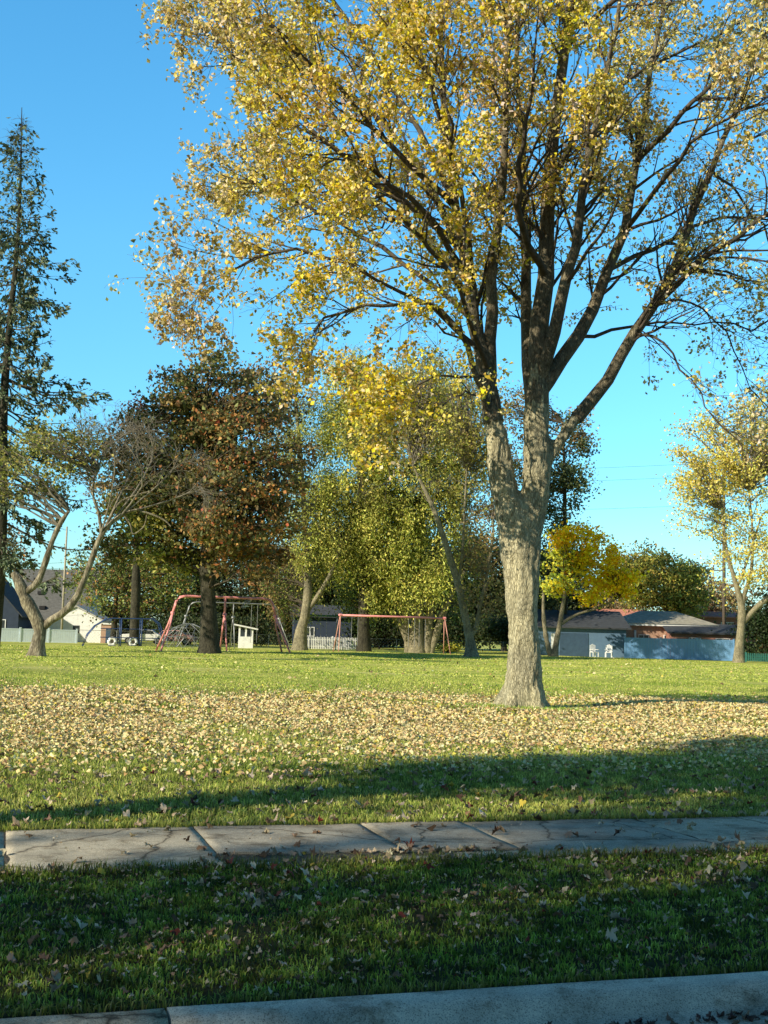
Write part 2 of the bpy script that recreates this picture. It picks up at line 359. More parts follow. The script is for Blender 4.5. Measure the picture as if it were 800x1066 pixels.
obj('limb', tube_mesh('limb', [(LP[7:8], LR[7:8], 12)], M_bark_up), maple)
ctr = np.array([0, 0, 7.])
llen = np.linalg.norm(np.diff(LP, axis=1), axis=2).sum(1)
nper = np.round(llen * 2.6).astype(int)
P1, R1 = spawn(LP, LR, nper, (1.1, 2.5), (30, 65), tmin=.22, k=6, up=.12, out=ctr, jit=.13, rmin=.008)
P2, R2 = spawn(P1, R1, 6, (.6, 1.5), (25, 65), tmin=.2, k=5, up=.05, jit=.16, rmin=.005)
P3, R3 = spawn(P2, R2, 3, (.25, .65), (25, 60), tmin=.25, k=4, up=.03, jit=.18, rmin=.0035)
obj('branches', tube_mesh('branches', [(LP[8:], LR[8:], 8), (P1, R1, 5), (P2, R2, 3), (P3, R3, 3)], M_twig, smooth=True), maple)
def npx(p):
    """photo pixel of world points (n,3)"""
    q = (p - np.array([0, 0, CAMH])) @ M3; return np.stack([W / 2 - q[:, 0] / q[:, 2] * F, H / 2 + q[:, 1] / q[:, 2] * F], 1)
def twig_leaves(P, per, spread):
    n, k, _ = P.shape; idx = np.repeat(np.arange(n), per); t = rng.uniform(.25, 1.05, len(idx)) * (k - 1)
    i = np.clip(t.astype(int), 0, k - 2); f = (t - i)[:, None]
    return P[idx, i] * (1 - f) + P[idx, i + 1] * f + rng.normal(size=(len(idx), 3)) * spread, idx
LPt, idx = twig_leaves(P3, 20, .07); LPt2, idx2 = twig_leaves(P2, 14, .10)
A = np.concatenate([LPt, LPt2])
# the west (left) side of the crown still holds its leaves, the east side has dropped most of them
x, z = A[:, 0], A[:, 2]
bend = np.interp(x, [-8, -1.5, .6, 2., 6], [1., 1., .85, .36, .27])
topc = np.clip((z - 9.5) / 3, 0, 1); bend = np.maximum(bend, topc * np.interp(x, [-2, 1, 3, 6], [.95, .85, .75, .7]))
bend *= np.clip((z - 4.2) / 1.5, .0, 1)
cl = np.array([noise.noise(Vector(p * .9)) for p in A]); cl2 = np.array([noise.noise(Vector(p * 2.3)) for p in A])
cl3 = np.array([noise.noise(Vector(p * 4.5)) for p in A])
keep = rng.random(len(A)) < bend * np.clip(.46 + cl * 1.2 + cl2 * 1.2 + cl3 * 1.4, .02, 1)
A = A[keep]
cols = pick(YEL, len(A)); tone = np.array([noise.noise(Vector(p * .5 + Vector((7, 3, 1)))) for p in A])
cols = cols * (1 + tone[:, None] * np.array([.25, .35, -.4]))
pale = np.clip((A[:, 0] - .5) / 3, 0, 1)[:, None] * .4 + np.clip((-A[:, 0] - 5) / 2, 0, 1)[:, None] * .35
cols = cols * (1 - pale) + (cols.mean(1, keepdims=True) * np.array([1.25, 1.1, .75])) * pale
obj('foliage', leaves('foliage', A, (.06, .135), softclip(cols * 1.3), M_leaf, width=.75, fold=.3, hang=.45), maple)
print('maple leaves', len(A), 'twigs', len(P3))

# ---------------------------------------------------------------- background trees
def tree(name, label, trunk, Y, crowns, palette, nclump, per, size, cat='tree', bark=None, twig=None, group=None, spread=.55, forks=(), hang=0., twigs=6, shade=None, width=.7, crown_name='crown', twl=(.5, 1.3), leafmat_=None, fill=.62, twr=.01, vert=.62, cvar=(.5, 1.45)):
    """trunk [(px,py,r,(dy))...] first = base; crowns [(px,py,rx,ry,(dy, palette))] ; clumps of leaves at the ends of branches"""
    bark = bark or M_bark_dark; twig = twig or M_twig
    b = at(trunk[0][0], trunk[0][1], Y); org = np.array([b[0], b[1], 0.])
    t = thing(name, label, cat, org, 0, group)
    P, r_ = stem_pts(trunk, Y); P -= org; P[0, 2] = -.15
    TP = resample(P, 14)[None]; TR = resample(r_[:, None], 14)[:, 0][None].copy(); TR[0, 0] *= 1.45; TR[0, 1] *= 1.12; TR *= rng.uniform(.88, 1.14, TR.shape)
    sets = [(TP, TR, 12)]; allP = [TP[0]]
    for fk in forks:
        fp, fr = stem_pts(fk, Y); fp = resample(fp - org, 14); fr = resample(fr[:, None], 14)[:, 0]
        fr = fr * rng.uniform(.88, 1.14, 14); sets.append((fp[None], fr[None], 10)); allP.append(fp)
    obj('trunk', tube_mesh('trunk', sets, bark), t)
    allpts = np.concatenate(allP)
    area = np.array([c[2] * c[3] for c in crowns], float); cnt = np.maximum(1, (nclump * area / area.sum()).astype(int))
    C, PAL = [], []
    for c, n in zip(crowns, cnt):
        dy = c[4] if len(c) > 4 and c[4] is not None else 0.
        ce = at(c[0], c[1], Y + dy) - org; s = (Y + dy) / F; rx, rz = c[2] * s, c[3] * s; ry = min(rx, max(rz, rx * .7))
        d = norm(rng.normal(size=(n, 3))); rad = rng.random(n)[:, None] ** (1 / 3) * fill + (1 - fill) * rng.uniform(.5, 1.2, (n, 1))
        C.append(ce + d * rad * np.array([rx, ry, rz])); PAL += [c[5] if len(c) > 5 else palette] * n
    C = np.concatenate(C); C[:, 2] = np.maximum(C[:, 2], .5); n = len(C)
    # branch from the nearest stem point below each clump
    dist = np.linalg.norm(C[:, None] - allpts[None], axis=2) + np.where(allpts[None, :, 2] > C[:, None, 2] - .3, 50, 0) + np.where(allpts[None, :, 2] < 1.6, 30, 0)
    s = allpts[np.argmin(dist, 1)]
    k = 6; tt = np.linspace(0, 1, k)[None, :, None]; midp = (s + C) / 2; midp[:, 2] += np.linalg.norm(C - s, axis=1) * .1
    B = (1 - tt) ** 2 * s[:, None] + 2 * tt * (1 - tt) * midp[:, None] + tt ** 2 * C[:, None]
    B[:, 1:-1] += rng.normal(size=(n, k - 2, 3)) * .12
    bl = np.linalg.norm(C - s, axis=1); br = (.012 + bl * .011)[:, None] * np.linspace(1, .3, k)[None]
    T2, Rt = spawn(B, br, twigs, twl, (20, 60), tmin=.35, k=4, jit=.2, rmin=twr, droop=hang * .3)
    obj('branches', tube_mesh('branches', [(B, br, 4), (T2, Rt, 3)], twig), t)
    if per > 0:
        m = rng.poisson(per * rng.uniform(.35, 1.5, n)); idx = np.repeat(np.arange(n), m)
        A = C[idx] + rng.normal(size=(len(idx), 3)) * np.array([spread, spread, spread * vert]) * rng.uniform(.6, 1.2, n)[idx][:, None]
        A[:, 2] -= hang * np.abs(rng.normal(size=len(idx))) * spread
        m2 = len(T2) * 2; q, _ = twig_leaves(T2, 2, .06)
        cols = np.empty((len(idx), 3)); ids = np.array([id(p) for p in PAL])
        for pid in set(ids):
            sel = ids[idx] == pid; pal = [p for p in PAL if id(p) == pid][0]; cols[sel] = pick(pal, sel.sum())
        cols *= rng.uniform(cvar[0], cvar[1], n)[idx][:, None]
        cq = pick(palette, len(q))
        A = np.concatenate([A, q]); cols = np.concatenate([cols, cq]); ok = A[:, 2] > .15; A, cols = A[ok], cols[ok]
        obj(crown_name, leaves(crown_name, A, size, softclip(cols * 1.7), leafmat_ or M_leaf, width=width, fold=.3, hang=hang), t)
    return t

# crooked old tree, left
tree('crooked_tree', 'old crooked tree at left with low V fork, gnarled trunk and tangle of bare twigs', [(38, 684, .42), (40, 668, .36), (42, 655, .33), (36, 640, .32), (26, 622, .28), (20, 606, .25), (14, 596, .15)], 60,
     [(42, 475, 46, 42), (80, 470, 26, 32), (10, 500, 26, 30)], OLV, 75, 34, (.12, .22), bark=M_bark_old, twig=M_twig_pale, spread=.5,
     forks=[[(24, 618, .17), (38, 608, .17), (46, 590, .16), (54, 565, .13), (63, 545, .12), (72, 532, .08)],
            [(40, 660, .2), (50, 648, .2), (66, 638, .19), (80, 622, .17), (93, 590, .14), (104, 560, .12), (116, 544, .10), (130, 534, .07), (146, 530, .05)],
            [(106, 556, .08), (103, 535, .07), (97, 515, .06), (98, 500, .05), (104, 488, .03)],
            [(112, 545, .06), (124, 524, .05), (140, 516, .04), (158, 511, .02)],
            [(140, 530, .05), (160, 536, .05), (172, 542, .04), (178, 548, .03)],
            [(128, 535, .05), (136, 546, .04), (139, 556, .035), (150, 548, .03), (153, 536, .02)]])
# the tangle of bare twigs belongs to the same tree
ct = [o for o in COL.objects if o.name == 'crooked_tree'][0]
b_ = np.array(ct.location)
src = [resample(np.array([at(a, b, 60 + d) for a, b, d in l]) - b_, 8) for l in
       [[(104, 560, 0), (115, 520, -.6), (120, 480, -1), (112, 445, -1.2)], [(116, 544, 0), (145, 505, .5), (160, 470, .8), (150, 440, .9)],
        [(130, 534, 0), (165, 505, .2), (185, 485, .5), (200, 480, .6)], [(125, 538, 0), (150, 500, -1), (130, 460, -1.6), (105, 450, -1.8)],
        [(146, 530, 0), (180, 520, 0), (205, 510, 0), (222, 515, 0)], [(98, 500, 0), (110, 470, .6), (135, 450, 1), (160, 450, 1.2)],
        [(97, 515, 0), (88, 480, 0), (84, 455, 0), (90, 440, 0)], [(110, 548, 0), (130, 505, .9), (145, 470, 1.6), (135, 440, 2)]]]
SP = np.array(src); SR = np.repeat(np.linspace(.05, .018, 8)[None], len(SP), 0)
Q1, q1 = spawn(SP, SR, 20, (1.2, 2.6), (20, 60), tmin=.2, k=6, up=.1, jit=.16, rmin=.012, droop=.35)
Q2, q2 = spawn(Q1, q1, 6, (.5, 1.3), (20, 60), tmin=.15, k=5, up=0, jit=.2, rmin=.009, droop=.3)
obj('bare_twigs', tube_mesh('bare_twigs', [(SP, SR, 6), (Q1, q1, 3), (Q2, q2, 3)], M_twig_pale), ct)

# dark big maple with orange side
DO = [(1, (.05, .055, .02)), (2, (.10, .075, .03)), (3, (.22, .10, .035)), (1, (.30, .16, .05))]
tree('maple_tree', 'broad dark green and rust maple whose trunk stands in front of the red swing frame', [(218, 682, .62), (218, 655, .56), (217, 625, .52), (216, 590, .48), (215, 550, .4), (213, 500, .3), (212, 440, .18)], 79,
     [(215, 508, 70, 98, 1), (185, 470, 60, 70, 0, DRK), (248, 505, 66, 92, -3.5, ORG), (178, 556, 60, 44, 0, OLV), (268, 556, 46, 50, 0, DO), (230, 420, 55, 55, 0, DRK), (190, 410, 28, 36, 0, BRN), (150, 480, 44, 60, 2, BRN), (135, 540, 40, 50, 2, DRK), (270, 410, 44, 44, 1, BRN), (300, 510, 28, 60, 1, BRN)],
     DRK, 470, 110, (.14, .40), spread=.6, bark=M_bark_dark, twigs=7)
tree('purple_tree', 'dark purplish tree top rising behind the crooked tree', [(140, 668, .4), (142, 600, .35), (144, 520, .25), (146, 450, .15)], 104,
     [(148, 450, 34, 42), (120, 500, 40, 50, 0, BRN), (165, 500, 36, 60)], PUR, 80, 50, (.2, .34), spread=.7)
tree('bushy_tree', 'bushy pale green tree behind the blue climber', [(118, 668, .3), (120, 640, .25), (122, 610, .2)], 112,
     [(110, 600, 36, 42), (150, 605, 40, 40), (185, 600, 30, 40)], [(2, (.10, .13, .035)), (2, (.17, .19, .06)), (1, (.26, .14, .05)), (1, (.06, .08, .02))], 120, 75, (.2, .34), spread=.8)
tree('autumn_tree', 'orange leaved tree at far left edge behind the dark house', [(-12, 660, .3), (-10, 620, .25), (-8, 585, .2)], 100,
     [(-6, 575, 30, 32)], ORG, 40, 60, (.2, .34), spread=.7)
tree('bare_topped_tree', 'tall thin greenish tree with bare top right of the rust maple', [(312, 678, .5), (314, 655, .44), (318, 640, .40), (321, 600, .3), (316, 520, .22), (310, 440, .14), (306, 390, .07)], 104,
     [(318, 480, 26, 80, 0), (296, 440, 24, 60, 1, OLV), (330, 560, 34, 60, 0), (310, 610, 30, 30, 2, GRN), (290, 600, 30, 40, 3, BRN)], WIL, 220, 120, (.12, .34), bark=M_bark_pale, spread=.55, width=.36, vert=1.5,
     forks=[[(318, 638, .24), (330, 622, .2), (343, 600, .17), (352, 580, .14), (356, 560, .09)]], hang=.7, twl=(.8, 2.))
tree('poplar_tree', 'straight grey trunked tree behind the long red beam', [(379, 680, .50), (379, 650, .46), (379, 610, .42), (378, 560, .36), (376, 490, .25), (375, 430, .15), (374, 390, .08)], 106,
     [(375, 462, 42, 100), (355, 420, 24, 60), (350, 545, 34, 60), (395, 560, 36, 70), (380, 620, 40, 20, 3, GRN)], WIL, 360, 160, (.14, .40), bark=M_bark_dark, spread=.55, width=.36, vert=1.5, hang=.9, twl=(.8, 2.),
     forks=[[(378, 610, .18), (366, 590, .14), (358, 580, .1), (352, 576, .08)]])
tree('willow_tree', 'massive many stemmed willow with wide pale trunk under drooping green crown', [(434, 681, .62), (434, 660, .56), (435, 640, .50), (436, 600, .42), (440, 540, .3), (440, 470, .2), (440, 410, .1)], 108,
     [(430, 470, 64, 105), (400, 560, 50, 60), (450, 560, 50, 50), (470, 470, 45, 80, 0, OLV), (425, 600, 40, 26, -2), (480, 600, 26, 40, 3, GRN)], WIL, 440, 160, (.14, .40), bark=M_bark_pale, spread=.58, width=.36, vert=1.6, hang=1.1, twl=(.9, 2.4),
     forks=[[(444, 682, .45), (446, 660, .42), (448, 630, .36), (452, 590, .3), (458, 550, .2)], [(430, 680, .4), (420, 655, .34), (410, 640, .30), (395, 620, .24), (385, 600, .18)],
            [(448, 680, .36), (456, 655, .32), (463, 635, .28), (472, 615, .22), (484, 595, .16)], [(425, 680, .34), (424, 655, .3), (420, 630, .26), (414, 600, .2)]])
tree('leaning_tree', 'slender pale tree leaning left beside the big trunk, thin crown', [(491, 686, .42), (490, 670, .36), (487, 655, .33), (480, 620, .29), (472, 590, .25), (462, 560, .21), (452, 530, .17), (440, 505, .12), (430, 485, .08)], 91,
     [(460, 470, 42, 60), (500, 450, 34, 55), (440, 420, 36, 45), (505, 560, 24, 50, 0, BRN), (500, 625, 18, 28, 0, BRN), (520, 500, 26, 60, 2, BRN), (455, 400, 60, 40, 3)], [(2, (.20, .20, .05)), (2, (.28, .25, .06)), (2, (.16, .13, .05))], 230, 50, (.16, .28), bark=M_bark_pale, twig=M_twig_pale, spread=.7, twigs=9, twl=(.7, 2.),
     forks=[[(489, 665, .2), (496, 652, .19), (500, 630, .15), (507, 600, .12), (512, 570, .09), (514, 540, .05)], [(478, 606, .12), (482, 570, .1), (484, 530, .08), (486, 490, .05)]])
tree('pine_tree', 'dark green tree filling the gap right of the big trunk', [(588, 680, .3), (588, 620, .28), (588, 560, .24), (588, 500, .16), (586, 440, .06)], 116,
     [(588, 470, 28, 48), (585, 530, 38, 46), (575, 590, 40, 50), (600, 440, 16, 32, 0, BRN), (545, 450, 30, 56, 0, BRN)], [(3, (.045, .065, .03)), (2, (.08, .10, .045)), (1, (.13, .13, .05))], 150, 90, (.22, .36), spread=.75)
tree('golden_tree', 'small bright golden yellow tree in front of the blue-grey garage', [(577, 684, .30), (580, 665, .27), (583, 650, .2), (587, 625, .16), (590, 605, .1)], 105,
     [(598, 566, 24, 28), (628, 582, 30, 24), (655, 604, 17, 14), (584, 596, 20, 30, 1, [(2, (.36, .38, .05)), (2, (.18, .21, .04)), (1, (.6, .5, .04))]), (612, 612, 30, 12), (640, 606, 22, 16)], GOLD, 84, 105, (.16, .42), cvar=(.9, 1.35), bark=M_bark_pale, spread=.52,
     forks=[[(574, 684, .24), (569, 665, .2), (566, 640, .16), (566, 615, .1)], [(584, 650, .14), (600, 640, .12), (625, 632, .1), (645, 622, .05)]])
tree('leafy_tree', 'rounded green-gold tree behind the hip roofed house', [(695, 672, .4), (695, 640, .35), (694, 600, .2)], 134,
     [(690, 606, 44, 36), (665, 600, 24, 30), (712, 622, 24, 26)], [(2, (.17, .19, .045)), (2, (.30, .28, .06)), (1, (.34, .24, .06)), (1.5, (.07, .09, .025))], 170, 100, (.24, .40), spread=.8)
tree('purple_tree', 'low dark purple tree sloping down behind the red brick house', [(722, 672, .3), (724, 640, .25), (726, 620, .2)], 146,
     [(718, 612, 20, 32), (738, 630, 24, 24, 0, BRN)], PUR, 60, 60, (.24, .40), spread=.8)
tree('birch_tree', 'tall yellow tree at right edge with several upright pale stems', [(769, 690, .42), (770, 672, .37), (772, 650, .35), (772, 630, .30), (764, 600, .2), (756, 570, .14), (752, 530, .08)], 101,
     [(765, 470, 52, 58), (790, 520, 56, 70), (740, 520, 40, 50), (780, 590, 40, 42), (810, 440, 50, 50), (735, 470, 34, 34), (720, 500, 26, 26)], LYE, 260, 60, (.17, .30), bark=M_bark_pale, twig=M_twig_pale, spread=.7, twigs=9, twl=(.7, 1.8),
     forks=[[(771, 645, .2), (775, 620, .18), (782, 595, .14), (784, 560, .1), (780, 510, .06)], [(774, 648, .24), (788, 632, .22), (800, 622, .2), (822, 600, .14), (835, 560, .08)], [(768, 610, .12), (776, 590, .1), (792, 540, .06)]])
tree('hedge_bush', 'dark green bushy mass at right edge behind the pale stemmed tree', [(795, 690, .2), (797, 670, .18), (798, 650, .15)], 108,
     [(798, 652, 28, 34), (820, 650, 26, 40), (785, 668, 14, 20)], [(1, (.02, .035, .014)), (1, (.035, .05, .02))], 110, 80, (.2, .34), spread=.7, cat='bush')
tree('shrub', 'small yellow-green shrub between the wide trunk and leaning tree', [(466, 684, .05), (466, 680, .04), (466, 676, .03)], 109,
     [(463, 676, 10, 7), (474, 676, 8, 7)], [(1, (.40, .34, .05)), (1, (.26, .26, .05))], 20, 30, (.14, .24), spread=.3, cat='shrub')
# deeper row of trees closing the view between the houses and trunks
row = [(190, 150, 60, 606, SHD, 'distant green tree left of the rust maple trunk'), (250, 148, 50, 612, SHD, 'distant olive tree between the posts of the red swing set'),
       (298, 145, 45, 600, SHD, 'distant olive tree between rust maple and bare topped tree'), (345, 140, 40, 592, SHD, 'distant green tree above the shade-darkened shed'),
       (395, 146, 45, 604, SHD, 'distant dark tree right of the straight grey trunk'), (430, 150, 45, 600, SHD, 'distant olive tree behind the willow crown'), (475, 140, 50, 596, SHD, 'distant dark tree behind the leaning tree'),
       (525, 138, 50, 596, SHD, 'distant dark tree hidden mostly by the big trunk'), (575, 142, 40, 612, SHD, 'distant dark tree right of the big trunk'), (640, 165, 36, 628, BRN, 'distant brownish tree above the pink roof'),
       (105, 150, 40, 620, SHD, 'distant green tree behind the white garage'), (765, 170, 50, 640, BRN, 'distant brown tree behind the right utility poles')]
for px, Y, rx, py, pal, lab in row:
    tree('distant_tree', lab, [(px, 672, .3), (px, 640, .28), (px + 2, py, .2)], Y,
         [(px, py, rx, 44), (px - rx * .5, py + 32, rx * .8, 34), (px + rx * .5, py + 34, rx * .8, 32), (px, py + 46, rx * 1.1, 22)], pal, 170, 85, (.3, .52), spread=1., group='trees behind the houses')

for px, wd, Y, lab in ((225, 62, 126, 'dark green hedge seen under the red swing beam'), (395, 40, 126, 'dark green hedge behind the straight grey trunk'), (470, 40, 124, 'dark green hedge behind the willow and leaning tree'), (545, 40, 122, 'dark green hedge beside the foot of the big trunk')):
    tree('hedge', lab, [(px, 672, .08), (px, 668, .08), (px, 662, .06)], Y, [(px - wd * .66, 657, wd * .36, 13), (px, 656, wd * .4, 15), (px + wd * .66, 657, wd * .36, 14)], [(2, (.03, .045, .018)), (1, (.05, .06, .02))], 90, 90, (.2, .34), spread=.7, cat='hedge', group='hedges behind the park fence')
# spruce
def spruce(px, Y, top_py, rmax):
    b = at(px, 676, Y); b[2] = 0
    t = thing('spruce_tree', 'tall dark spruce at the left edge with thin bare tip', 'tree', b)
    tipz = at(px + 34, top_py, Y)[2]; lean = 0.0
    K = 20; zz = np.linspace(-.2, tipz, K); P = np.stack([np.zeros(K) + .15 * np.sin(zz * .3), np.zeros(K), zz], 1)[None]
    Rr = (np.linspace(.45, .015, K))[None]
    obj('trunk', tube_mesh('trunk', [(P, Rr, 10)], M_bark_dark), t)
    z = 6.; starts, dirs, lens = [], [], []
    while z < tipz - .5:
        fr = 1 - z / tipz; n = rng.integers(5, 9); prof = rmax * min(1., fr * 1.6 + .015)
        for k in range(n):
            starts.append([.15 * math.sin(z * .3), 0, z + rng.uniform(-.2, .2)]); a = rng.uniform(0, 2 * math.pi)
            lens.append(prof * rng.uniform(.35, 1.25)); dirs.append([math.cos(a), math.sin(a)])
        z += .62 + .4 * rng.random()
    s = np.array(starts); d = np.array(dirs); L = np.array(lens); n = len(s); k = 8; tt = np.linspace(0, 1, k)
    B = np.empty((n, k, 3)); fr = 1 - s[:, 2] / tipz
    dr = -.55 * fr[:, None] * L[:, None] * (tt[None] * 1.5 - .75 * tt[None] ** 2) + .12 * L[:, None] * tt[None] ** 3
    B[:, :, :2] = s[:, None, :2] + d[:, None] * (L[:, None] * tt[None])[..., None]; B[:, :, 2] = s[:, None, 2] + dr + (fr < .2)[:, None] * L[:, None] * tt[None] * .12
    B[:, 1:] += rng.normal(size=(n, k - 1, 3)) * .07
    br = (.015 + .008 * L)[:, None] * np.linspace(1, .3, k)[None]
    T2, R2_ = spawn(B, br, 9, (.5, 1.3), (30, 60), tmin=.12, k=4, up=-.1, droop=.35, jit=.12, rmin=.01)
    obj('branches', tube_mesh('branches', [(B, br, 4), (T2, R2_, 3)], M_twig), t)
    q, ix = twig_leaves(T2, 15, .08); D = norm(T2[ix, -1] - T2[ix, 0])
    q2, ix2 = twig_leaves(B, 26, .09); D2 = norm(B[ix2, -1] - B[ix2, 0])
    A = np.concatenate([q, q2]); D = np.concatenate([D, D2]); D[:, 2] -= .35
    dens = np.clip((tipz - A[:, 2]) / (tipz * .38), .04, 1) ** 1.3
    dens *= np.clip(.72 + np.array([noise.noise(Vector(p * .9)) for p in A]) * 2.2, .05, 1)
    kp = rng.random(len(A)) < dens; A, D = A[kp], D[kp]
    c = pick([(3, (.07, .10, .055)), (3, (.12, .15, .085)), (1.4, (.19, .21, .12)), (1, (.04, .05, .03))], len(A))
    obj('needles', leaves('needles', A, (.2, .42), c, M_needle, width=.5, fold=.2, D=D), t)
spruce(-8, 74, 112, 6.0)

# street tree across the road, behind the camera: its crown shades the verge and walk
SUN_D = np.array([.78, .62]); SUN_E = R(27)
def street_tree(x, y, zc, rad, hz, n, per, lab, tr=.5, gaps=()):
    t = thing('street_tree', lab, 'tree', (x, y, 0), 0, 'street trees across the road')
    K = 10; zz = np.linspace(-.2, zc, K); P = np.stack([.2 * np.sin(zz * .4), .2 * np.cos(zz * .3), zz], 1)[None]
    obj('trunk', tube_mesh('trunk', [(P, np.linspace(tr, tr * .6, K)[None], 12)], M_bark_dark), t)
    d = norm(rng.normal(size=(n, 3))); C = np.array([0, 0, zc]) + d * (rng.random((n, 1)) ** .4) * np.array([rad, rad, hz])
    s = P[0][rng.integers(4, K, n)]; tt = np.linspace(0, 1, 5)[None, :, None]; B = s[:, None] * (1 - tt) + C[:, None] * tt; B[:, 1:-1] += rng.normal(size=(n, 3, 3)) * .2
    br = np.full((n, 1), .07) * np.linspace(1, .3, 5)[None]
    obj('branches', tube_mesh('branches', [(B, br, 4)], M_twig), t)
    idx = np.repeat(np.arange(n), per); A = C[idx] + rng.normal(size=(len(idx), 3)) * .42
    wl = -A[:, 0] * SUN_D[1] + A[:, 1] * SUN_D[0]; nn_ = np.array([noise.noise(Vector((p[2] * .22, g_, 0))) for p, g_ in zip(A, wl * .2)])
    for g0, gw in gaps:   # openings carved into the unseen crown to let sun streaks through
        k = np.abs(wl + nn_ * .9 - g0) > gw; A, wl, nn_ = A[k], wl[k], nn_[k]
    obj('crown', leaves('crown', A, (.22, .38), pick(OLV, len(A)), M_leaf, width=.8), t)
def aw(a, w_): return SUN_D * a + np.array([-SUN_D[1], SUN_D[0]]) * w_
o_ = aw(-28, 3.7); street_tree(o_[0], o_[1], 17.6, 4.6, 7.4, 112, 95, 'tall olive street tree across the road whose crown shades the verge', gaps=((1.35, .30), (3.75, .42), (-.6, .22)))
o_ = aw(-15, -2.6); street_tree(o_[0], o_[1], 10.7, 3.6, 5.5, 60, 85, 'shorter olive street tree across the road nearer the corner')
o_ = aw(-6.5, 9.2); street_tree(o_[0], o_[1], 10.6, 2.1, 3.6, 75, 90, 'slim tree in the verge left of the view, its trunk shadow crossing the lawn', tr=.36)

# ---------------------------------------------------------------- ground
def grid_sheet(name, us, vs, mat, zf, kind='structure'):
    uu, vv = np.meshgrid(us, vs, indexing='ij'); X = U[0] * uu + V[0] * vv; Yy = U[1] * uu + V[1] * vv
    v = np.stack([X, Yy, zf(X, Yy)], -1).reshape(-1, 3); n, m = uu.shape; i = np.arange(n * m).reshape(n, m)
    f = np.stack([i[:-1, :-1], i[1:, :-1], i[1:, 1:], i[:-1, 1:]], -1).reshape(-1, 4)
    return obj(name, np_mesh(name, v, [f], mat, smooth=True), kind=kind)
def lawnmat():
    m, nt, out = newmat('lawn'); L = nt.links.new
    g = N(nt, 'ShaderNodeNewGeometry')
    n1 = N(nt, 'ShaderNodeTexNoise', Scale=.25, Detail=5.); n2 = N(nt, 'ShaderNodeTexNoise', Scale=14., Detail=6., Roughness=.7)
    mp = N(nt, 'ShaderNodeMapping'); mp.inputs['Scale'].default_value = (.5, 1.6, 1); mp.inputs['Rotation'].default_value = (0, 0, -YAW)
    L(g.outputs['Position'], mp.inputs[0]); L(mp.outputs[0], n1.inputs['Vector']); L(g.outputs['Position'], n2.inputs['Vector'])
    sx = N(nt, 'ShaderNodeSeparateXYZ'); L(g.outputs['Position'], sx.inputs[0])
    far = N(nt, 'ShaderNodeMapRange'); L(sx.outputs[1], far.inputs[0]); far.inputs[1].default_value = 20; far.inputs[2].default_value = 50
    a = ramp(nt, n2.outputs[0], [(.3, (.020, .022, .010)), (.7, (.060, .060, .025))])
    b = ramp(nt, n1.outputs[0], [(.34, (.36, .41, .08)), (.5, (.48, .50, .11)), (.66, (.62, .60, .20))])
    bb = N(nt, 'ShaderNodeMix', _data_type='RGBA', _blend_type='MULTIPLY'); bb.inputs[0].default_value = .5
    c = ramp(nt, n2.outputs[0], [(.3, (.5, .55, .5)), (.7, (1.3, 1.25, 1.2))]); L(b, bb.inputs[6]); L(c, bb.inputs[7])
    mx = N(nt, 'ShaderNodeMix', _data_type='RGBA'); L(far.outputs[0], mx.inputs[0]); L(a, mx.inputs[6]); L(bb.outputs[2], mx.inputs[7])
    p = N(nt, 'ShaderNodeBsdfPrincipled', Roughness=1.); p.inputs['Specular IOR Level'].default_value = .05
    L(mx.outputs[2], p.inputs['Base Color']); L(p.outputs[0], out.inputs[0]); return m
M_lawn = lawnmat()
M_asph = noisy('asphalt', [(.035, .035, .036), (.06, .06, .06), (.09, .088, .085)], 30., bump=.8, bscale=120., bdist=.01, coord='Object')
us = np.concatenate([[-3000, -800, -200], np.arange(-60, 100, 2.), [110, 300, 900, 3200]])
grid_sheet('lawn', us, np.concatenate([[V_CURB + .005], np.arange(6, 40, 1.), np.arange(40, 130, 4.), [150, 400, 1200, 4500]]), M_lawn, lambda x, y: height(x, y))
grid_sheet('road', np.array([-3000, -100, -20, 20, 100, 3000.]), np.array([-6.4, 0, V_CURB - .1]), M_asph, lambda x, y: -.104 + 0 * x)
grid_sheet('lawn_across_road', np.array([-3000, -100, 100, 3000.]), np.array([-3000, -100, -6.4]), M_lawn, lambda x, y: 0 * x)

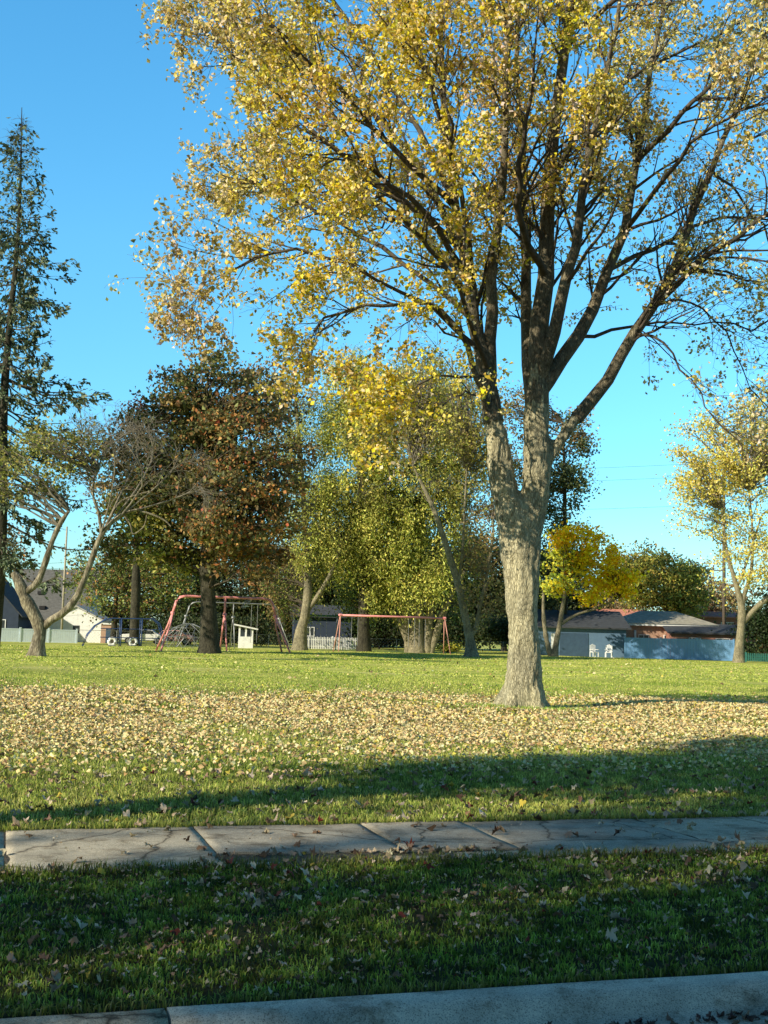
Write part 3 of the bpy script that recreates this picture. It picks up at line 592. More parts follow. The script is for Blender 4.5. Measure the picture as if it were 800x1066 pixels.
# curb and gutter, cast in segments
def concrete(name, base, var=1., bluish=0., bump=.35, crk=.9):
    m, nt, out = newmat(name); L = nt.links.new
    g = N(nt, 'ShaderNodeNewGeometry')
    n1 = N(nt, 'ShaderNodeTexNoise', Scale=1.8, Detail=7., Roughness=.65); n2 = N(nt, 'ShaderNodeTexNoise', Scale=60., Detail=4., Roughness=.8); vo = N(nt, 'ShaderNodeTexVoronoi', Scale=140.)
    for n in (n1, n2, vo): L(g.outputs['Position'], n.inputs['Vector'])
    b = np.array(base)
    a = ramp(nt, n1.outputs[0], [(.3, tuple(b * .55)), (.5, tuple(b)), (.72, tuple(b * 1.3))])
    c = ramp(nt, n2.outputs[0], [(.3, (.72, .72, .72)), (.7, (1.2, 1.2, 1.2))])
    mx = N(nt, 'ShaderNodeMix', _data_type='RGBA', _blend_type='MULTIPLY'); mx.inputs[0].default_value = var; L(a, mx.inputs[6]); L(c, mx.inputs[7])
    wn = N(nt, 'ShaderNodeTexNoise', Scale=5., Detail=6.); L(g.outputs['Position'], wn.inputs['Vector'])
    wm = N(nt, 'ShaderNodeMix', _data_type='VECTOR'); wm.inputs[0].default_value = .16; L(g.outputs['Position'], wm.inputs[4]); L(wn.outputs['Color'], wm.inputs[5])
    cr = N(nt, 'ShaderNodeTexVoronoi', _feature='DISTANCE_TO_EDGE', Scale=crk); L(wm.outputs[1], cr.inputs['Vector'])
    ce = ramp(nt, cr.outputs['Distance'], [(0, (.12, .10, .08)), (.010, (.9, .88, .85)), (.03, (1, 1, 1))])
    pt = N(nt, 'ShaderNodeTexNoise', Scale=170., Detail=2.); L(g.outputs['Position'], pt.inputs['Vector']); pe = ramp(nt, pt.outputs[0], [(.36, (.45, .43, .4)), (.44, (1, 1, 1)), (.66, (1.25, 1.22, 1.15))])
    stn = N(nt, 'ShaderNodeTexNoise', Scale=3.3, Detail=9., Roughness=.75); L(g.outputs['Position'], stn.inputs['Vector']); se = ramp(nt, stn.outputs[0], [(.36, (.42, .38, .32)), (.5, (1, 1, 1))])
    for q in (ce, pe, se):
        m3 = N(nt, 'ShaderNodeMix', _data_type='RGBA', _blend_type='MULTIPLY'); m3.inputs[0].default_value = .9; L(mx.outputs[2], m3.inputs[6]); L(q, m3.inputs[7]); mx = m3
    p = N(nt, 'ShaderNodeBsdfPrincipled', Roughness=.9); p.inputs['Specular IOR Level'].default_value = .25; L(mx.outputs[2], p.inputs['Base Color'])
    ad = N(nt, 'ShaderNodeMath', _operation='ADD'); L(n2.outputs[0], ad.inputs[0]); L(n1.outputs[0], ad.inputs[1])
    bp = N(nt, 'ShaderNodeBump', Strength=bump, Distance=.012); L(ad.outputs[0], bp.inputs['Height']); L(bp.outputs[0], p.inputs['Normal'])
    L(p.outputs[0], out.inputs[0]); return m
M_curb_new = concrete('curb_concrete', (.62, .57, .47), .6, bump=.4, crk=.35)
M_curb_old = concrete('old_curb_concrete', (.58, .49, .36), 1., bump=.9)
M_walk = concrete('walk_concrete', (.48, .42, .315), .9, bump=.6)
M_walk2 = concrete('walk_concrete_dark', (.36, .325, .26), .9, bump=.6)
prof = [(V_CURB, -.3), (V_CURB, .006), (V_CURB - .02, .014), (V_CURB - .12, .012), (V_CURB - .15, .002), (V_CURB - .18, -.02), (V_CURB - .21, -.055), (V_CURB - .25, -.078), (V_CURB - .31, -.086), (V_CURB - .62, -.096), (V_CURB - .625, -.3)]
curb = obj('curb', None, kind='structure')
# joints: (170,1045) and (785,1010) in the photo
def u_of(px, py): g = gnd(px, py); return U[0] * g[0] + U[1] * g[1]
uj0, uj1 = u_of(170, 1046), u_of(787, 1006)
jl = [-60, -40, -25, -15, -9, uj0 - 3.05, uj0, uj1, uj1 + 3.05, uj1 + 6.1, uj1 + 9.1, 30, 60, 100]
for a, b in zip(jl[:-1], jl[1:]):
    old = b <= uj0 + .01; K = max(3, int((b - a) / .12)) if abs(a) < 14 else 4
    uu = np.linspace(a + .006, b - .006, K); vs = []
    dz = -.003 if old else 0
    for u in uu:
        for (v, z) in prof:
            w = .006 * noise.noise(Vector((u * 2, v * 3, z * 5))) * (2.5 if old else .6)
            vs.append(uv(u, v + (w if z > -.29 else 0), z + w * .6 + dz))
    n = len(prof); i = np.arange(K * n).reshape(K, n)
    f = np.stack([i[:-1, :-1], i[1:, :-1], i[1:, 1:], i[:-1, 1:]], -1).reshape(-1, 4)
    ends = [i[0], i[-1][::-1]]
    obj('curb_segment', np_mesh('curb_segment', np.array(vs), [f, np.array(ends)], M_curb_old if old else M_curb_new, smooth=True), curb)
    if abs(a) < 14: pass

# sidewalk slabs, some cracked and heaved
walk = obj('sidewalk', None, kind='structure')
def slab(u0, u1, v0, v1, tiltu, tiltv, dz, mat, ragged=0., seed=0):
    nu, nvv = max(2, int((u1 - u0) / .06)), max(2, int((v1 - v0) / .06)); nu, nvv = min(nu, 40), min(nvv, 30)
    tiltu *= .5; tiltv *= .6; dz *= .5; u0 -= .004; u1 += .004
    vs, fs = [], []
    for i in range(nu + 1):
        for j in range(nvv + 1):
            a, b = i / nu, j / nvv; u = u0 + (u1 - u0) * a; v = v0 + (v1 - v0) * b
            if ragged:
                if j == 0: v += ragged * noise.noise(Vector((u * 3, seed, 0))) * 2
                if j == nvv: v += ragged * noise.noise(Vector((u * 3, seed + 9, 0)))
            z = .012 + dz + tiltu * (a - .5) + tiltv * (b - .5) + .006 * noise.noise(Vector((u * 3, v * 3, seed)))
            if i in (0, nu) or j in (0, nvv): z -= .004
            vs.append(uv(u, v, z))
    w = nvv + 1
    for i in range(nu):
        for j in range(nvv): fs.append((i * w + j, (i + 1) * w + j, (i + 1) * w + j + 1, i * w + j + 1))
    # skirts
    edge = [i * w for i in range(nu + 1)] + [nu * w + j for j in range(1, nvv + 1)] + [i * w + nvv for i in range(nu - 1, -1, -1)] + [j for j in range(nvv - 1, 0, -1)]
    b0 = len(vs)
    for e in edge: p = vs[e]; vs.append(np.array([p[0], p[1], -.12]))
    ne = len(edge)
    for k in range(ne): fs.append((edge[k], b0 + k, b0 + (k + 1) % ne, edge[(k + 1) % ne]))
    me = bpy.data.meshes.new('slab'); me.from_pydata([tuple(map(float, p)) for p in vs], [], fs); me.materials.append(mat)
    me.polygons.foreach_set('use_smooth', [k < nu * nvv for k in range(len(fs))])
    obj('slab', me, walk)
uc0, uc1, uc2 = u_of(212, 880), u_of(372, 880), u_of(455, 880)
slab(-40, -12, V_SW0, V_SW1, 0, 0, 0, M_walk2); slab(-12, -6.2, V_SW0, V_SW1, 0, 0, 0, M_walk)
slab(-6.18, uc0 - 2.55, V_SW0, V_SW1, 0, .01, .0, M_walk, .02, 2)
slab(uc0 - 2.53, uc0 - 1.3, V_SW0, V_SW1 - .0, 0, -.005, .003, M_walk, .03, 3)
slab(uc0 - 1.28, uc0 + .02, V_SW0 - .02, V_SW1, .008, .012, .006, M_walk, .04, 4)
# broken slab: a far half and a separate near strip with a gap of debris
slab(uc0 + .04, uc1 + .25, V_SW0 + .36, V_SW1, -.008, .0, .014, M_walk2, .035, 5)
slab(uc0 + .10, uc1 - .02, V_SW0 + .02, V_SW0 + .25, .0, -.02, -.015, M_walk, .04, 6)
slab(uc1 + .0, uc2 - .05, V_SW0 + .03, V_SW0 + .24, -.01, .0, -.012, M_walk2, .03, 7)
slab(uc1 + .27, uc2 + .5, V_SW0 + .32, V_SW1, -.005, .01, .022, M_walk2, .02, 8)
slab(uc2 - .03, uc2 + .5, V_SW0 + .0, V_SW0 + .29, .0, -.01, .0, M_walk, .03, 9)
slab(uc2 + .52, uc2 + 2.0, V_SW0, V_SW1, .0, .0, .01, M_walk2, .02, 10)
slab(uc2 + 2.02, uc2 + 3.5, V_SW0, V_SW1, .012, .01, .0, M_walk, .02, 11)
slab(uc2 + 3.52, uc2 + 5.0, V_SW0, V_SW1, 0, 0, 0, M_walk2, .01, 12)
slab(uc2 + 5.02, uc2 + 12, V_SW0, V_SW1, 0, 0, 0, M_walk, .0, 13); slab(uc2 + 12.02, 60, V_SW0, V_SW1, 0, 0, 0, M_walk, 0, 14)
M_dirt = noisy('dirt', [(.035, .028, .018), (.09, .07, .045), (.16, .13, .085)], 20., bump=1., bscale=60., bdist=.02)
dv = []
grid_sheet('soil_strip', np.arange(-8, 14, .2), np.array([V_SW0 - .07, V_SW0 + .3, V_SW1 + .06]), M_dirt, lambda x, y: .007 + 0 * x)

# ---------------------------------------------------------------- grass blades
def visible_pts(v0, v1, dens, margin=1.2, umax=40):
    Ymax = 0
    n = int(dens * (v1 - v0) * 2 * umax); u = rng.uniform(-umax, umax, n); v = rng.uniform(v0, v1, n)
    x = U[0] * u + V[0] * v; y = U[1] * u + V[1] * v; k = np.abs(x) < .335 * y + margin
    return x[k], y[k]
def blades(x, y, h, w, tri=False, tone=None, lean=.9, mott=0):
    n = len(x); z = height(x, y); ang = rng.uniform(0, 2 * np.pi, n); hh = rng.uniform(h[0], h[1], n); ww = rng.uniform(w[0], w[1], n)
    s = np.stack([np.cos(ang), np.sin(ang), 0 * x], 1); la = rng.uniform(0, 2 * np.pi, n); le = rng.uniform(.1, 1, n) * lean
    l = np.stack([np.cos(la) * le, np.sin(la) * le, 0 * x], 1); p = np.stack([x, y, z - .005], 1); up = np.array([0, 0, 1.])
    tip = p + up * hh[:, None] * (1 - .35 * le[:, None]) + l * hh[:, None]
    pn = np.array([noise.noise(Vector((a * .35, b * .35, 0))) for a, b in zip(x, y)]); pn2 = np.array([noise.noise(Vector((a * 1.9, b * 1.9, 5))) for a, b in zip(x, y)])
    G = np.array([(.27, .37, .06), (.45, .52, .10), (.64, .64, .16), (.74, .64, .30)])
    r = rng.random(n) + pn * .5 + pn2 * .35; c = G[np.clip((r * 3.0).astype(int), 0, 2)]; dry = rng.random(n) < .07; c[dry] = G[3]
    c = c * rng.uniform(.7, 1.25, (n, 1))
    if mott: c = c * np.clip(1 + mott * np.array([noise.noise(Vector((a * 5, b * 8, 5))) + .8 * noise.noise(Vector((a * 14, b * 20, 1))) for a, b in zip(x, y)]), .3, 2)[:, None]
    if tone is not None: c = c * tone
    if tri:
        v = np.stack([p - s * ww[:, None] * .5, p + s * ww[:, None] * .5, tip], 1).reshape(-1, 3); i = np.arange(n)[:, None] * 3
        return v, i + np.array([[0, 1, 2]]), np.repeat(c, 3, 0), None
    m = p + up * hh[:, None] * .6 + l * hh[:, None] * .3
    v = np.stack([p - s * ww[:, None] * .5, p + s * ww[:, None] * .5, m + s * ww[:, None] * .4, m - s * ww[:, None] * .4, tip], 1).reshape(-1, 3); i = np.arange(n)[:, None] * 5
    cc = np.repeat(c, 5, 0).reshape(n, 5, 3); cc[:, :2] *= .6; cc[:, 4] *= 1.15
    return v, i + np.array([[0, 1, 2, 3]]), cc.reshape(-1, 3), i + np.array([[3, 2, 4]])
def grass(name, sets):
    vs, fq, ft, cs, b = [], [], [], [], 0
    for v, f, c, g in sets:
        vs.append(v); cs.append(c); (fq if f.shape[1] == 4 else ft).append(f + b)
        if g is not None: ft.append(g + b)
        b += len(v)
    fl = ([np.concatenate(fq)] if fq else []) + ([np.concatenate(ft)] if ft else [])
    o = obj(name, np_mesh(name, np.concatenate(vs), fl, M_blade, cols=np.concatenate(cs)), kind='stuff', cat='grass')
    return o
xa, ya = visible_pts(V_CURB + .03, V_SW0 - .02, 6500, .8, 8)
kq = rng.random(len(xa)) < np.clip(.75 + np.array([noise.noise(Vector((a * 2.5, b * 2.5, 2))) + .8 * noise.noise(Vector((a * 9, b * 9, 2))) for a, b in zip(xa, ya)]), .2, 1); xa, ya = xa[kq], ya[kq]
xb, yb = visible_pts(V_SW1 + .0, 13.5, 3000, .8, 12)
xe, ye = visible_pts(V_SW0 - .10, V_SW0 + .03, 3500, .5, 8); xe2, ye2 = visible_pts(V_SW1 - .05, V_SW1 + .05, 4000, .5, 10)
xe3, ye3 = visible_pts(V_CURB - .01, V_CURB + .05, 5000, .5, 8)
g1 = grass('verge_grass', [blades(xa, ya, (.01, .052), (.004, .009), tone=np.array([.44, .54, .38]), mott=1.5), blades(xe, ye, (.05, .10), (.004, .008), tone=.4, lean=.9), blades(xe3, ye3, (.03, .07), (.004, .008), tone=.4, lean=1.)])  # tone lowers the blade colours: the verge's shade is painted in
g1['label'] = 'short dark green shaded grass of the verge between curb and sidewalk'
xc, yc = visible_pts(13.5, 22, 1100, 1.2, 16); xd, yd = visible_pts(22, 42, 260, 1.5, 26); xf, yf = visible_pts(42, 100, 34, 3, 55)
g2 = grass('lawn_grass', [blades(xb, yb, (.02, .075), (.005, .010), tone=.8, mott=1.), blades(xe2, ye2, (.05, .10), (.004, .008), lean=.9, tone=.7), blades(xc, yc, (.04, .08), (.009, .018), tri=True),
                          blades(xd, yd, (.035, .07), (.02, .045), tri=True), blades(xf, yf, (.03, .06), (.06, .14), tri=True)])
g2['label'] = 'sunlit short lawn grass beyond the sidewalk'
# grass patch round the trunk
q = rng.normal(size=(2600, 2)) * np.array([.75, .35]); xg, yg = base[0] + .1 + q[:, 0], base[1] - .35 + q[:, 1]
g3 = grass('tuft_grass', [blades(xg, yg, (.07, .16), (.010, .018), tone=np.array([.8, 1., .8]))]); g3['label'] = 'longer green tuft of grass round the foot of the forked maple'
print('blades', sum(len(a) for a in (xa, xb, xc, xd, xf)))

# ---------------------------------------------------------------- fallen leaves
MAPLE = np.array([(0, -.5), (.12, -.36), (.34, -.32), (.32, -.14), (.47, .04), (.31, .13), (.30, .27), (.18, .29), (0, .5), (-.18, .29), (-.30, .27), (-.31, .13), (-.47, .04), (-.32, -.14), (-.34, -.32), (-.12, -.36)])
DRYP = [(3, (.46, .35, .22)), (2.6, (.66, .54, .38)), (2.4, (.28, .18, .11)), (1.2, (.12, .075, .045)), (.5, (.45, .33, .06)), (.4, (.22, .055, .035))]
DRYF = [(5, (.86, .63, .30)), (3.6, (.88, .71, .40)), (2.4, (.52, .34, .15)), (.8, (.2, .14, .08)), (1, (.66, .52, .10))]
def litter_near(x, y, z, size, pal):
    n = len(x); m = len(MAPLE); sz = rng.uniform(size[0], size[1], n); a = rng.uniform(0, 2 * np.pi, n)
    curl = rng.uniform(.4, 1.5, n); cd = rng.uniform(0, np.pi, n)
    pts = MAPLE[None].repeat(n, 0) * rng.uniform(.7, 1.15, (n, m, 1)); pts = np.concatenate([pts, np.zeros((n, 1, 2))], 1)
    t = pts[..., 0] * np.cos(cd)[:, None] + pts[..., 1] * np.sin(cd)[:, None]
    zz = (t ** 2) * curl[:, None] * 1.6 * rng.choice([1, 1, -1], n)[:, None] + rng.normal(size=(n, m + 1)) * .11
    P = np.stack([pts[..., 0], pts[..., 1], zz], -1) * sz[:, None, None]
    ca, sa = np.cos(a)[:, None], np.sin(a)[:, None]; X = P[..., 0] * ca - P[..., 1] * sa; Y = P[..., 0] * sa + P[..., 1] * ca
    ti = rng.normal(size=(n, 2)) * .35; Z = P[..., 2] + X * ti[:, :1] + Y * ti[:, 1:]
    Z = Z - Z.min(1, keepdims=True) * .6
    v = np.stack([X + x[:, None], Y + y[:, None], Z + z[:, None]], -1).reshape(-1, 3)
    i = np.arange(n)[:, None, None] * (m + 1); k = np.arange(m); f = (i + np.stack([k, (k + 1) % m, np.full(m, m)], 1)[None]).reshape(-1, 3)
    c = pick(pal, n); return v, f, np.repeat(c, m + 1, 0)
def litter_far(x, y, z, size, pal):
    n = len(x); sz = rng.uniform(size[0], size[1], n)[:, None]; d = rng.normal(size=(n, 3)); d[:, 2] *= .35; d = norm(d)
    nr = rng.normal(size=(n, 3)) * .8; nr[:, 2] += .8; s = norm(np.cross(d, nr)); nn = np.cross(s, d)
    p = np.stack([x, y, z], 1); mid = p; e = sz * rng.uniform(.1, .4, (n, 1))
    v = np.stack([p - d * sz * .5, p + s * sz * .42 + nn * e, p + d * sz * .5, p - s * sz * .42 + nn * e], 1).reshape(-1, 3)
    i = np.arange(n)[:, None] * 4; f = np.concatenate([i + np.array([[0, 1, 2]]), i + np.array([[0, 2, 3]])])
    return v, f, np.repeat(pick(pal, n), 4, 0)
def join(sets, name, mat, label):
    b = 0; vs, fs, cs = [], [], []
    for v, f, c in sets: vs.append(v); fs.append(f + b); cs.append(c); b += len(v)
    o = obj(name, np_mesh(name, np.concatenate(vs), [np.concatenate(fs)], mat, cols=np.clip(np.concatenate(cs), .01, .85)), kind='stuff', cat='leaves', label=label)
def thin(x, y, f):
    k = rng.random(len(x)) < f(x, y); return x[k], y[k]
nz = lambda x, y, s, o=0: np.array([noise.noise(Vector((a * s, b * s, o))) for a, b in zip(x, y)])
x1, y1 = visible_pts(V_CURB + .05, V_SW0 - .05, 62, .6, 8); x1, y1 = thin(x1, y1, lambda x, y: np.clip(.5 + nz(x, y, 1.1) * 1.6, .08, 1))
x2, y2 = visible_pts(V_SW0, V_SW1, 5, .6, 10)
x3, y3 = visible_pts(V_SW1 - .08, V_SW1 + .10, 60, .6, 10); x3b, y3b = visible_pts(V_SW0 - .1, V_SW0 + .06, 30, .6, 8)
x4, y4 = visible_pts(V_SW1 + .1, 12.6, 26, .8, 12)
uu = rng.uniform(uc0 - .1, uc1 + .9, 46); vv = V_SW0 + .30 + rng.normal(size=46) * .05; xt, yt = visible_pts(V_CURB + .02, V_SW0, 190, .6, 8); xt2, yt2 = visible_pts(V_SW0, V_SW1 + .06, 30, .6, 8)
x5 = U[0] * uu + V[0] * vv; y5 = U[1] * uu + V[1] * vv
ug = rng.uniform(.3, 4., 150); vg = V_CURB - .27 - np.abs(rng.normal(size=150)) * .07; x6 = U[0] * ug + V[0] * vg; y6 = U[1] * ug + V[1] * vg
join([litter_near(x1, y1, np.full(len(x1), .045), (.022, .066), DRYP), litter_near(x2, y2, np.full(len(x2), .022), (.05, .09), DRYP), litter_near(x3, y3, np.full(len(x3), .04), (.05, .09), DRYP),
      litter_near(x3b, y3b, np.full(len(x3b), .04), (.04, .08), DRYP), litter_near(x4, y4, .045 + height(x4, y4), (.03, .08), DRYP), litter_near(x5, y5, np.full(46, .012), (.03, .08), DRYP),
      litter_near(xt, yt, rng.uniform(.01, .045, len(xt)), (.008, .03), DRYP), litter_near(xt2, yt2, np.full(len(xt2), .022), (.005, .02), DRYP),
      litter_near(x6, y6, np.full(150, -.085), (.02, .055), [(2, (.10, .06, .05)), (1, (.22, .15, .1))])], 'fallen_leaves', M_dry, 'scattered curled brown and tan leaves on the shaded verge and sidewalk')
def dens(x, y):
    v = V[0] * x + V[1] * y
    d = np.interp(y - .25 * x, [12, 14, 17, 20, 26, 29, 31, 36], [.08, .30, .85, 1, 1, .6, .06, .0])
    return d * np.clip(.80 + nz(x, y, .35, 3) * 1.0 + nz(x, y, 1.5, 8) * .9 + nz(x, y, 4., 2) * .5, .08, 1)
x7, y7 = visible_pts(12.3, 20, 420, 1.2, 20); x8, y8 = visible_pts(20, 45, 260, 1.5, 30)
x7, y7 = thin(x7, y7, dens); x8, y8 = thin(x8, y8, dens)
x9, y9 = visible_pts(38, 90, .15, 2, 50)
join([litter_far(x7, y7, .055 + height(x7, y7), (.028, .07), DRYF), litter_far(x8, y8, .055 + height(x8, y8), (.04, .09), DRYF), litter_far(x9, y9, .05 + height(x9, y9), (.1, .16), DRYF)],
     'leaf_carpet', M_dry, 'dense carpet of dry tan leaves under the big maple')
print('litter', len(x7), len(x8))

# ---------------------------------------------------------------- paints
def paint(name, c, rough=.5, var=.15, bump=.05, scale=3.): c = np.array(c, float); return noisy(name, [tuple(c * (1 - var)), tuple(c), tuple(np.minimum(c * (1 + var), .9))], scale, rough=rough, bump=bump)
M_red = paint('red_paint', (.9, .34, .33), .4); M_grey = noisy('galvanised', [(.22, .23, .24), (.36, .37, .38)], 5., rough=.45, metallic=.5, bump=0)
M_palered = paint('faded_paint', (.62, .30, .24), .5); M_white = paint('white_paint', (.84, .84, .84), .5); M_blue = paint('blue_paint', (.03, .06, .16), .4)
M_green = paint('green_paint', (.04, .16, .14), .5); M_black = paint('black_rubber', (.02, .02, .022), .7)
M_navy_shade = paint('navy_shade_siding', (.035, .05, .085), .7); M_bluegrey = paint('blue_grey_shade_siding', (.12, .20, .31), .6, .08); M_door = paint('door_paint', (.05, .09, .15), .5)
M_wood = paint('pole_wood', (.14, .11, .085), .9, .3, .4, 8.); M_palewood = paint('pale_pole_wood', (.42, .38, .30), .9, .2, .4, 8.)
M_fenceb = paint('shade_blue_vinyl', (.17, .35, .62), .55, .06)  # white vinyl with the blue of shade mixed into its colour
M_fencew = paint('pale_fence_vinyl', (.66, .76, .84), .55, .06)
M_glass = noisy('window_glass', [(.02, .025, .03), (.05, .06, .07)], 2., rough=.08, bump=0, spec=.8)
def shingle(name, c):
    c = np.array(c); return noisy(name, [tuple(c * .7), tuple(c), tuple(c * 1.25)], 3., rough=.9, bump=.8, bscale=18., bdist=.03, stretch=(1, 1, 3))
M_roof_grey = shingle('grey_shingle', (.13, .13, .125)); M_roof_dark = shingle('dark_shingle', (.06, .065, .075)); M_roof_pink = shingle('red_shingle', (.50, .22, .17)); M_roof_tan = shingle('tan_shingle', (.36, .33, .26))
M_roof_pale = shingle('pale_shingle', (.5, .49, .46))
def brick(name, c1, c2, mortar):
    m, nt, out = newmat(name); L = nt.links.new
    tc = N(nt, 'ShaderNodeTexCoord'); mp = N(nt, 'ShaderNodeMapping'); mp.inputs['Rotation'].default_value = (R(90), 0, 0); L(tc.outputs['Object'], mp.inputs[0])
    b = N(nt, 'ShaderNodeTexBrick', Scale=4.); b.inputs['Color1'].default_value = (*c1, 1); b.inputs['Color2'].default_value = (*c2, 1); b.inputs['Mortar'].default_value = (*mortar, 1)
    L(mp.outputs[0], b.inputs['Vector']); p = N(nt, 'ShaderNodeBsdfPrincipled', Roughness=.9); L(b.outputs[0], p.inputs['Base Color']); L(p.outputs[0], out.inputs[0]); return m
M_brick = brick('brick', (.40, .15, .09), (.28, .10, .07), (.4, .36, .32)); M_brick_tan = brick('tan_brick', (.50, .28, .18), (.38, .20, .13), (.5, .45, .4))

# ---------------------------------------------------------------- swing sets
def swing_set(name, label, pxl, pxr, py_base, py_top, Y, col, leg_col, style='bent', bays=2, swings=(), yaw=YAW, s=1.45, group='swing sets in the park', legr=.05):
    hor = lambda px: 661 + (px - 400) * math.tan(ROLL); pm = (pxl + pxr) / 2
    h = (hor(pm) - py_top) / F * Y + CAMH; L = (pxr - pxl) / F * Y / math.cos(yaw); c = at(pm, hor(pm), Y)
    t = thing(name, label, 'swing set', (c[0], c[1], 0), yaw, group)
    if style == 'bent':
        hc = h * .68; a = L / 2
        MB().tube([(-a - .35, 0, hc), (-a - .12, 0, h - .35), (-a + .12, 0, h - .08), (-a + .5, 0, h), (a - .5, 0, h), (a - .12, 0, h - .08), (a + .12, 0, h - .35), (a + .35, 0, hc)], legr * 1.35, 10).build('beam', col, t, smooth=True)
        ends = [(-a - .35, -.9), (a + .35, .9)] + ([(0, 0)] if bays == 2 else [])
        for x, o in ends:
            if o == 0: MB().tube([(x, 0, h - .02), (x, 0, hc)], legr * 1.1, 8).build('post', col, t, smooth=True)
            MB().tube([(x - .14, 0, hc - .0), (x + .14, 0, hc)], .11, 8).tube([(x, 0, hc + .12), (x, 0, hc - .12)], .085, 8).build('collar', col, t, smooth=True)
            for sg in (-1, 1): MB().tube([(x, sg * .06, hc), (x + o * .25, sg * s * .45, hc * .66), (x + o, sg * s, -.1)], legr, 8).build('leg', leg_col if sg < 0 or o == 0 else col, t, smooth=True)
    else:
        a = L / 2
        MB().tube([(-a, 0, h), (a, 0, h)], legr * 1.6, 10).build('beam', col, t, smooth=True)
        n = bays + 1
        for k in range(n):
            x = -a + .15 + (L - .3) * k / bays if n > 1 else 0
            if style == 'open' and 0 < k < n - 1: continue
            MB().tube([(x - .1, 0, h), (x + .1, 0, h)], legr * 2.3, 8).build('collar', col, t)
            for sg in (-1, 1): MB().tube([(x, sg * .05, h), (x + (-.3 if k == 0 else .3 if k == n - 1 else 0), sg * s * .8, -.1)], legr * .8, 8).build('leg', leg_col, t, smooth=True)
    for x, seat, kind in swings:
        q = obj('swing', None, t); x *= L / 2
        if kind == 'wrapped':
            pts = [(x + .28 * math.cos(w), .12 * math.sin(w), h - .45 + .28 * math.sin(w * 1.3)) for w in np.linspace(0, 9, 26)]
            MB().tube([(x - .2, 0, h)] + pts[:13], .02, 5).tube(pts[13:] + [(x + .25, 0, h)], .02, 5).build('chain', M_grey, q)
            MB().box(x - .22, x + .22, -.1, .1, h - .62, h - .58).build('seat', M_white, q, bevel=.01)
        else:
            for d in (-.26, .26): MB().tube([(x + d, 0, h), (x + d, 0, seat + .03)], .014, 5).build('chain', M_grey, q)
            MB().quadset([(x - .28, -.09, seat + .06), (x - .1, -.1, seat), (x + .1, -.1, seat), (x + .28, -.09, seat + .06), (x - .28, .09, seat + .06), (x - .1, .1, seat), (x + .1, .1, seat), (x + .28, .09, seat + .06)],
                         [(0, 1, 5, 4), (1, 2, 6, 5), (2, 3, 7, 6)]).build('seat', M_black, q)
    return t
swing_set('swing_set', 'bright red pipe swing set with bent end frames behind the rust maple trunk', 187, 280, 677, 622, 88, M_red, M_red, swings=[(.45, .5, 'wrapped')], legr=.07)
swing_set('swing_set', 'galvanised grey swing set seen through the red one', 200, 285, 674, 628, 104, M_grey, M_grey, style='bent', swings=[(-.5, .5, 'h'), (.5, .5, 'h')], s=1.2, legr=.045)
swing_set('swing_set', 'long dull red beam swing set in front of the willow trunks', 353, 465, 680, 642, 101, M_red, M_palered, style='open', bays=2, swings=[(-.7, .5, 'h'), (.35, .5, 'h'), (.55, .5, 'h')], s=1.1)
swing_set('swing_set', 'dark green beamed swing set left of the long red beam', 322, 352, 676, 641, 108, M_green, M_grey, style='open', bays=1, swings=[(0, .5, 'h')], s=1.6)

# ---------------------------------------------------------------- playground pieces
def base_thing(name, label, cat, px, Y, rz=YAW, group=None):
    c = at(px, 665, Y); return thing(name, label, cat, (c[0], c[1], 0), rz, group)
t = base_thing('climber', 'blue arched monkey bar climber left of the red swing set', 'climber', 128, 99)
Lc = 3.1
for sy in (-.7, .7):
    MB().tube([(-Lc, sy, -.05), (-Lc + .35, sy, .9), (-Lc + .9, sy, 1.6), (-Lc + 1.7, sy, 2.1), (-1, sy, 2.2), (Lc - .8, sy, 2.25), (Lc - .3, sy, 1.9), (Lc, sy, 1.), (Lc + .1, sy, -.05)], .05, 8).build('rail', M_blue, t, smooth=True)
for k in range(7): MB().tube([(-1.4 + k * .55, -.7, 2.2), (-1.4 + k * .55, .7, 2.2)], .03, 6).build('rung', M_blue, t)
for x, z in ((-Lc + .2, .5), (-Lc + .4, 1.), (-Lc + .8, 1.5), (-Lc + 1.3, 1.9)): MB().tube([(x, -.7, z), (x, .7, z)], .03, 6).build('rung', M_blue, t)
for x in (-.2, 1.4): 
    for sy in (-.7, .7): MB().tube([(x, sy, -.05), (x, sy, 2.2)], .05, 8).build('post', M_blue, t, smooth=True)
MB().tube([(-1.7, .7, .7), (2.9, .7, .7)], .04, 6).tube([(-1.7, .7, 1.4), (2.9, .7, 1.4)], .04, 6).build('side_bar', M_blue, t)
t = base_thing('climbing_dome', 'grey geodesic bar dome behind the trunk of the rust maple', 'climbing dome', 196, 97)
mb = MB(); rings_ = [(0, 2.1, 0), (.9, 1.85, .5), (1.6, 1.2, 0), (1.95, .3, .5)]
prev = None
for z, rr, off in rings_:
    cur = [(rr * math.cos((k + off) * math.pi / 5), rr * math.sin((k + off) * math.pi / 5), z) for k in range(10)]
    for k in range(10): mb.tube([cur[k], cur[(k + 1) % 10]], .02, 5, cap=False)
    if prev:
        for k in range(10):
            mb.tube([prev[k], cur[k]], .02, 5, cap=False); mb.tube([prev[(k + 1) % 10] if off else prev[k - 1], cur[k]], .02, 5, cap=False)
    prev = cur
mb.build('bars', M_grey, t)
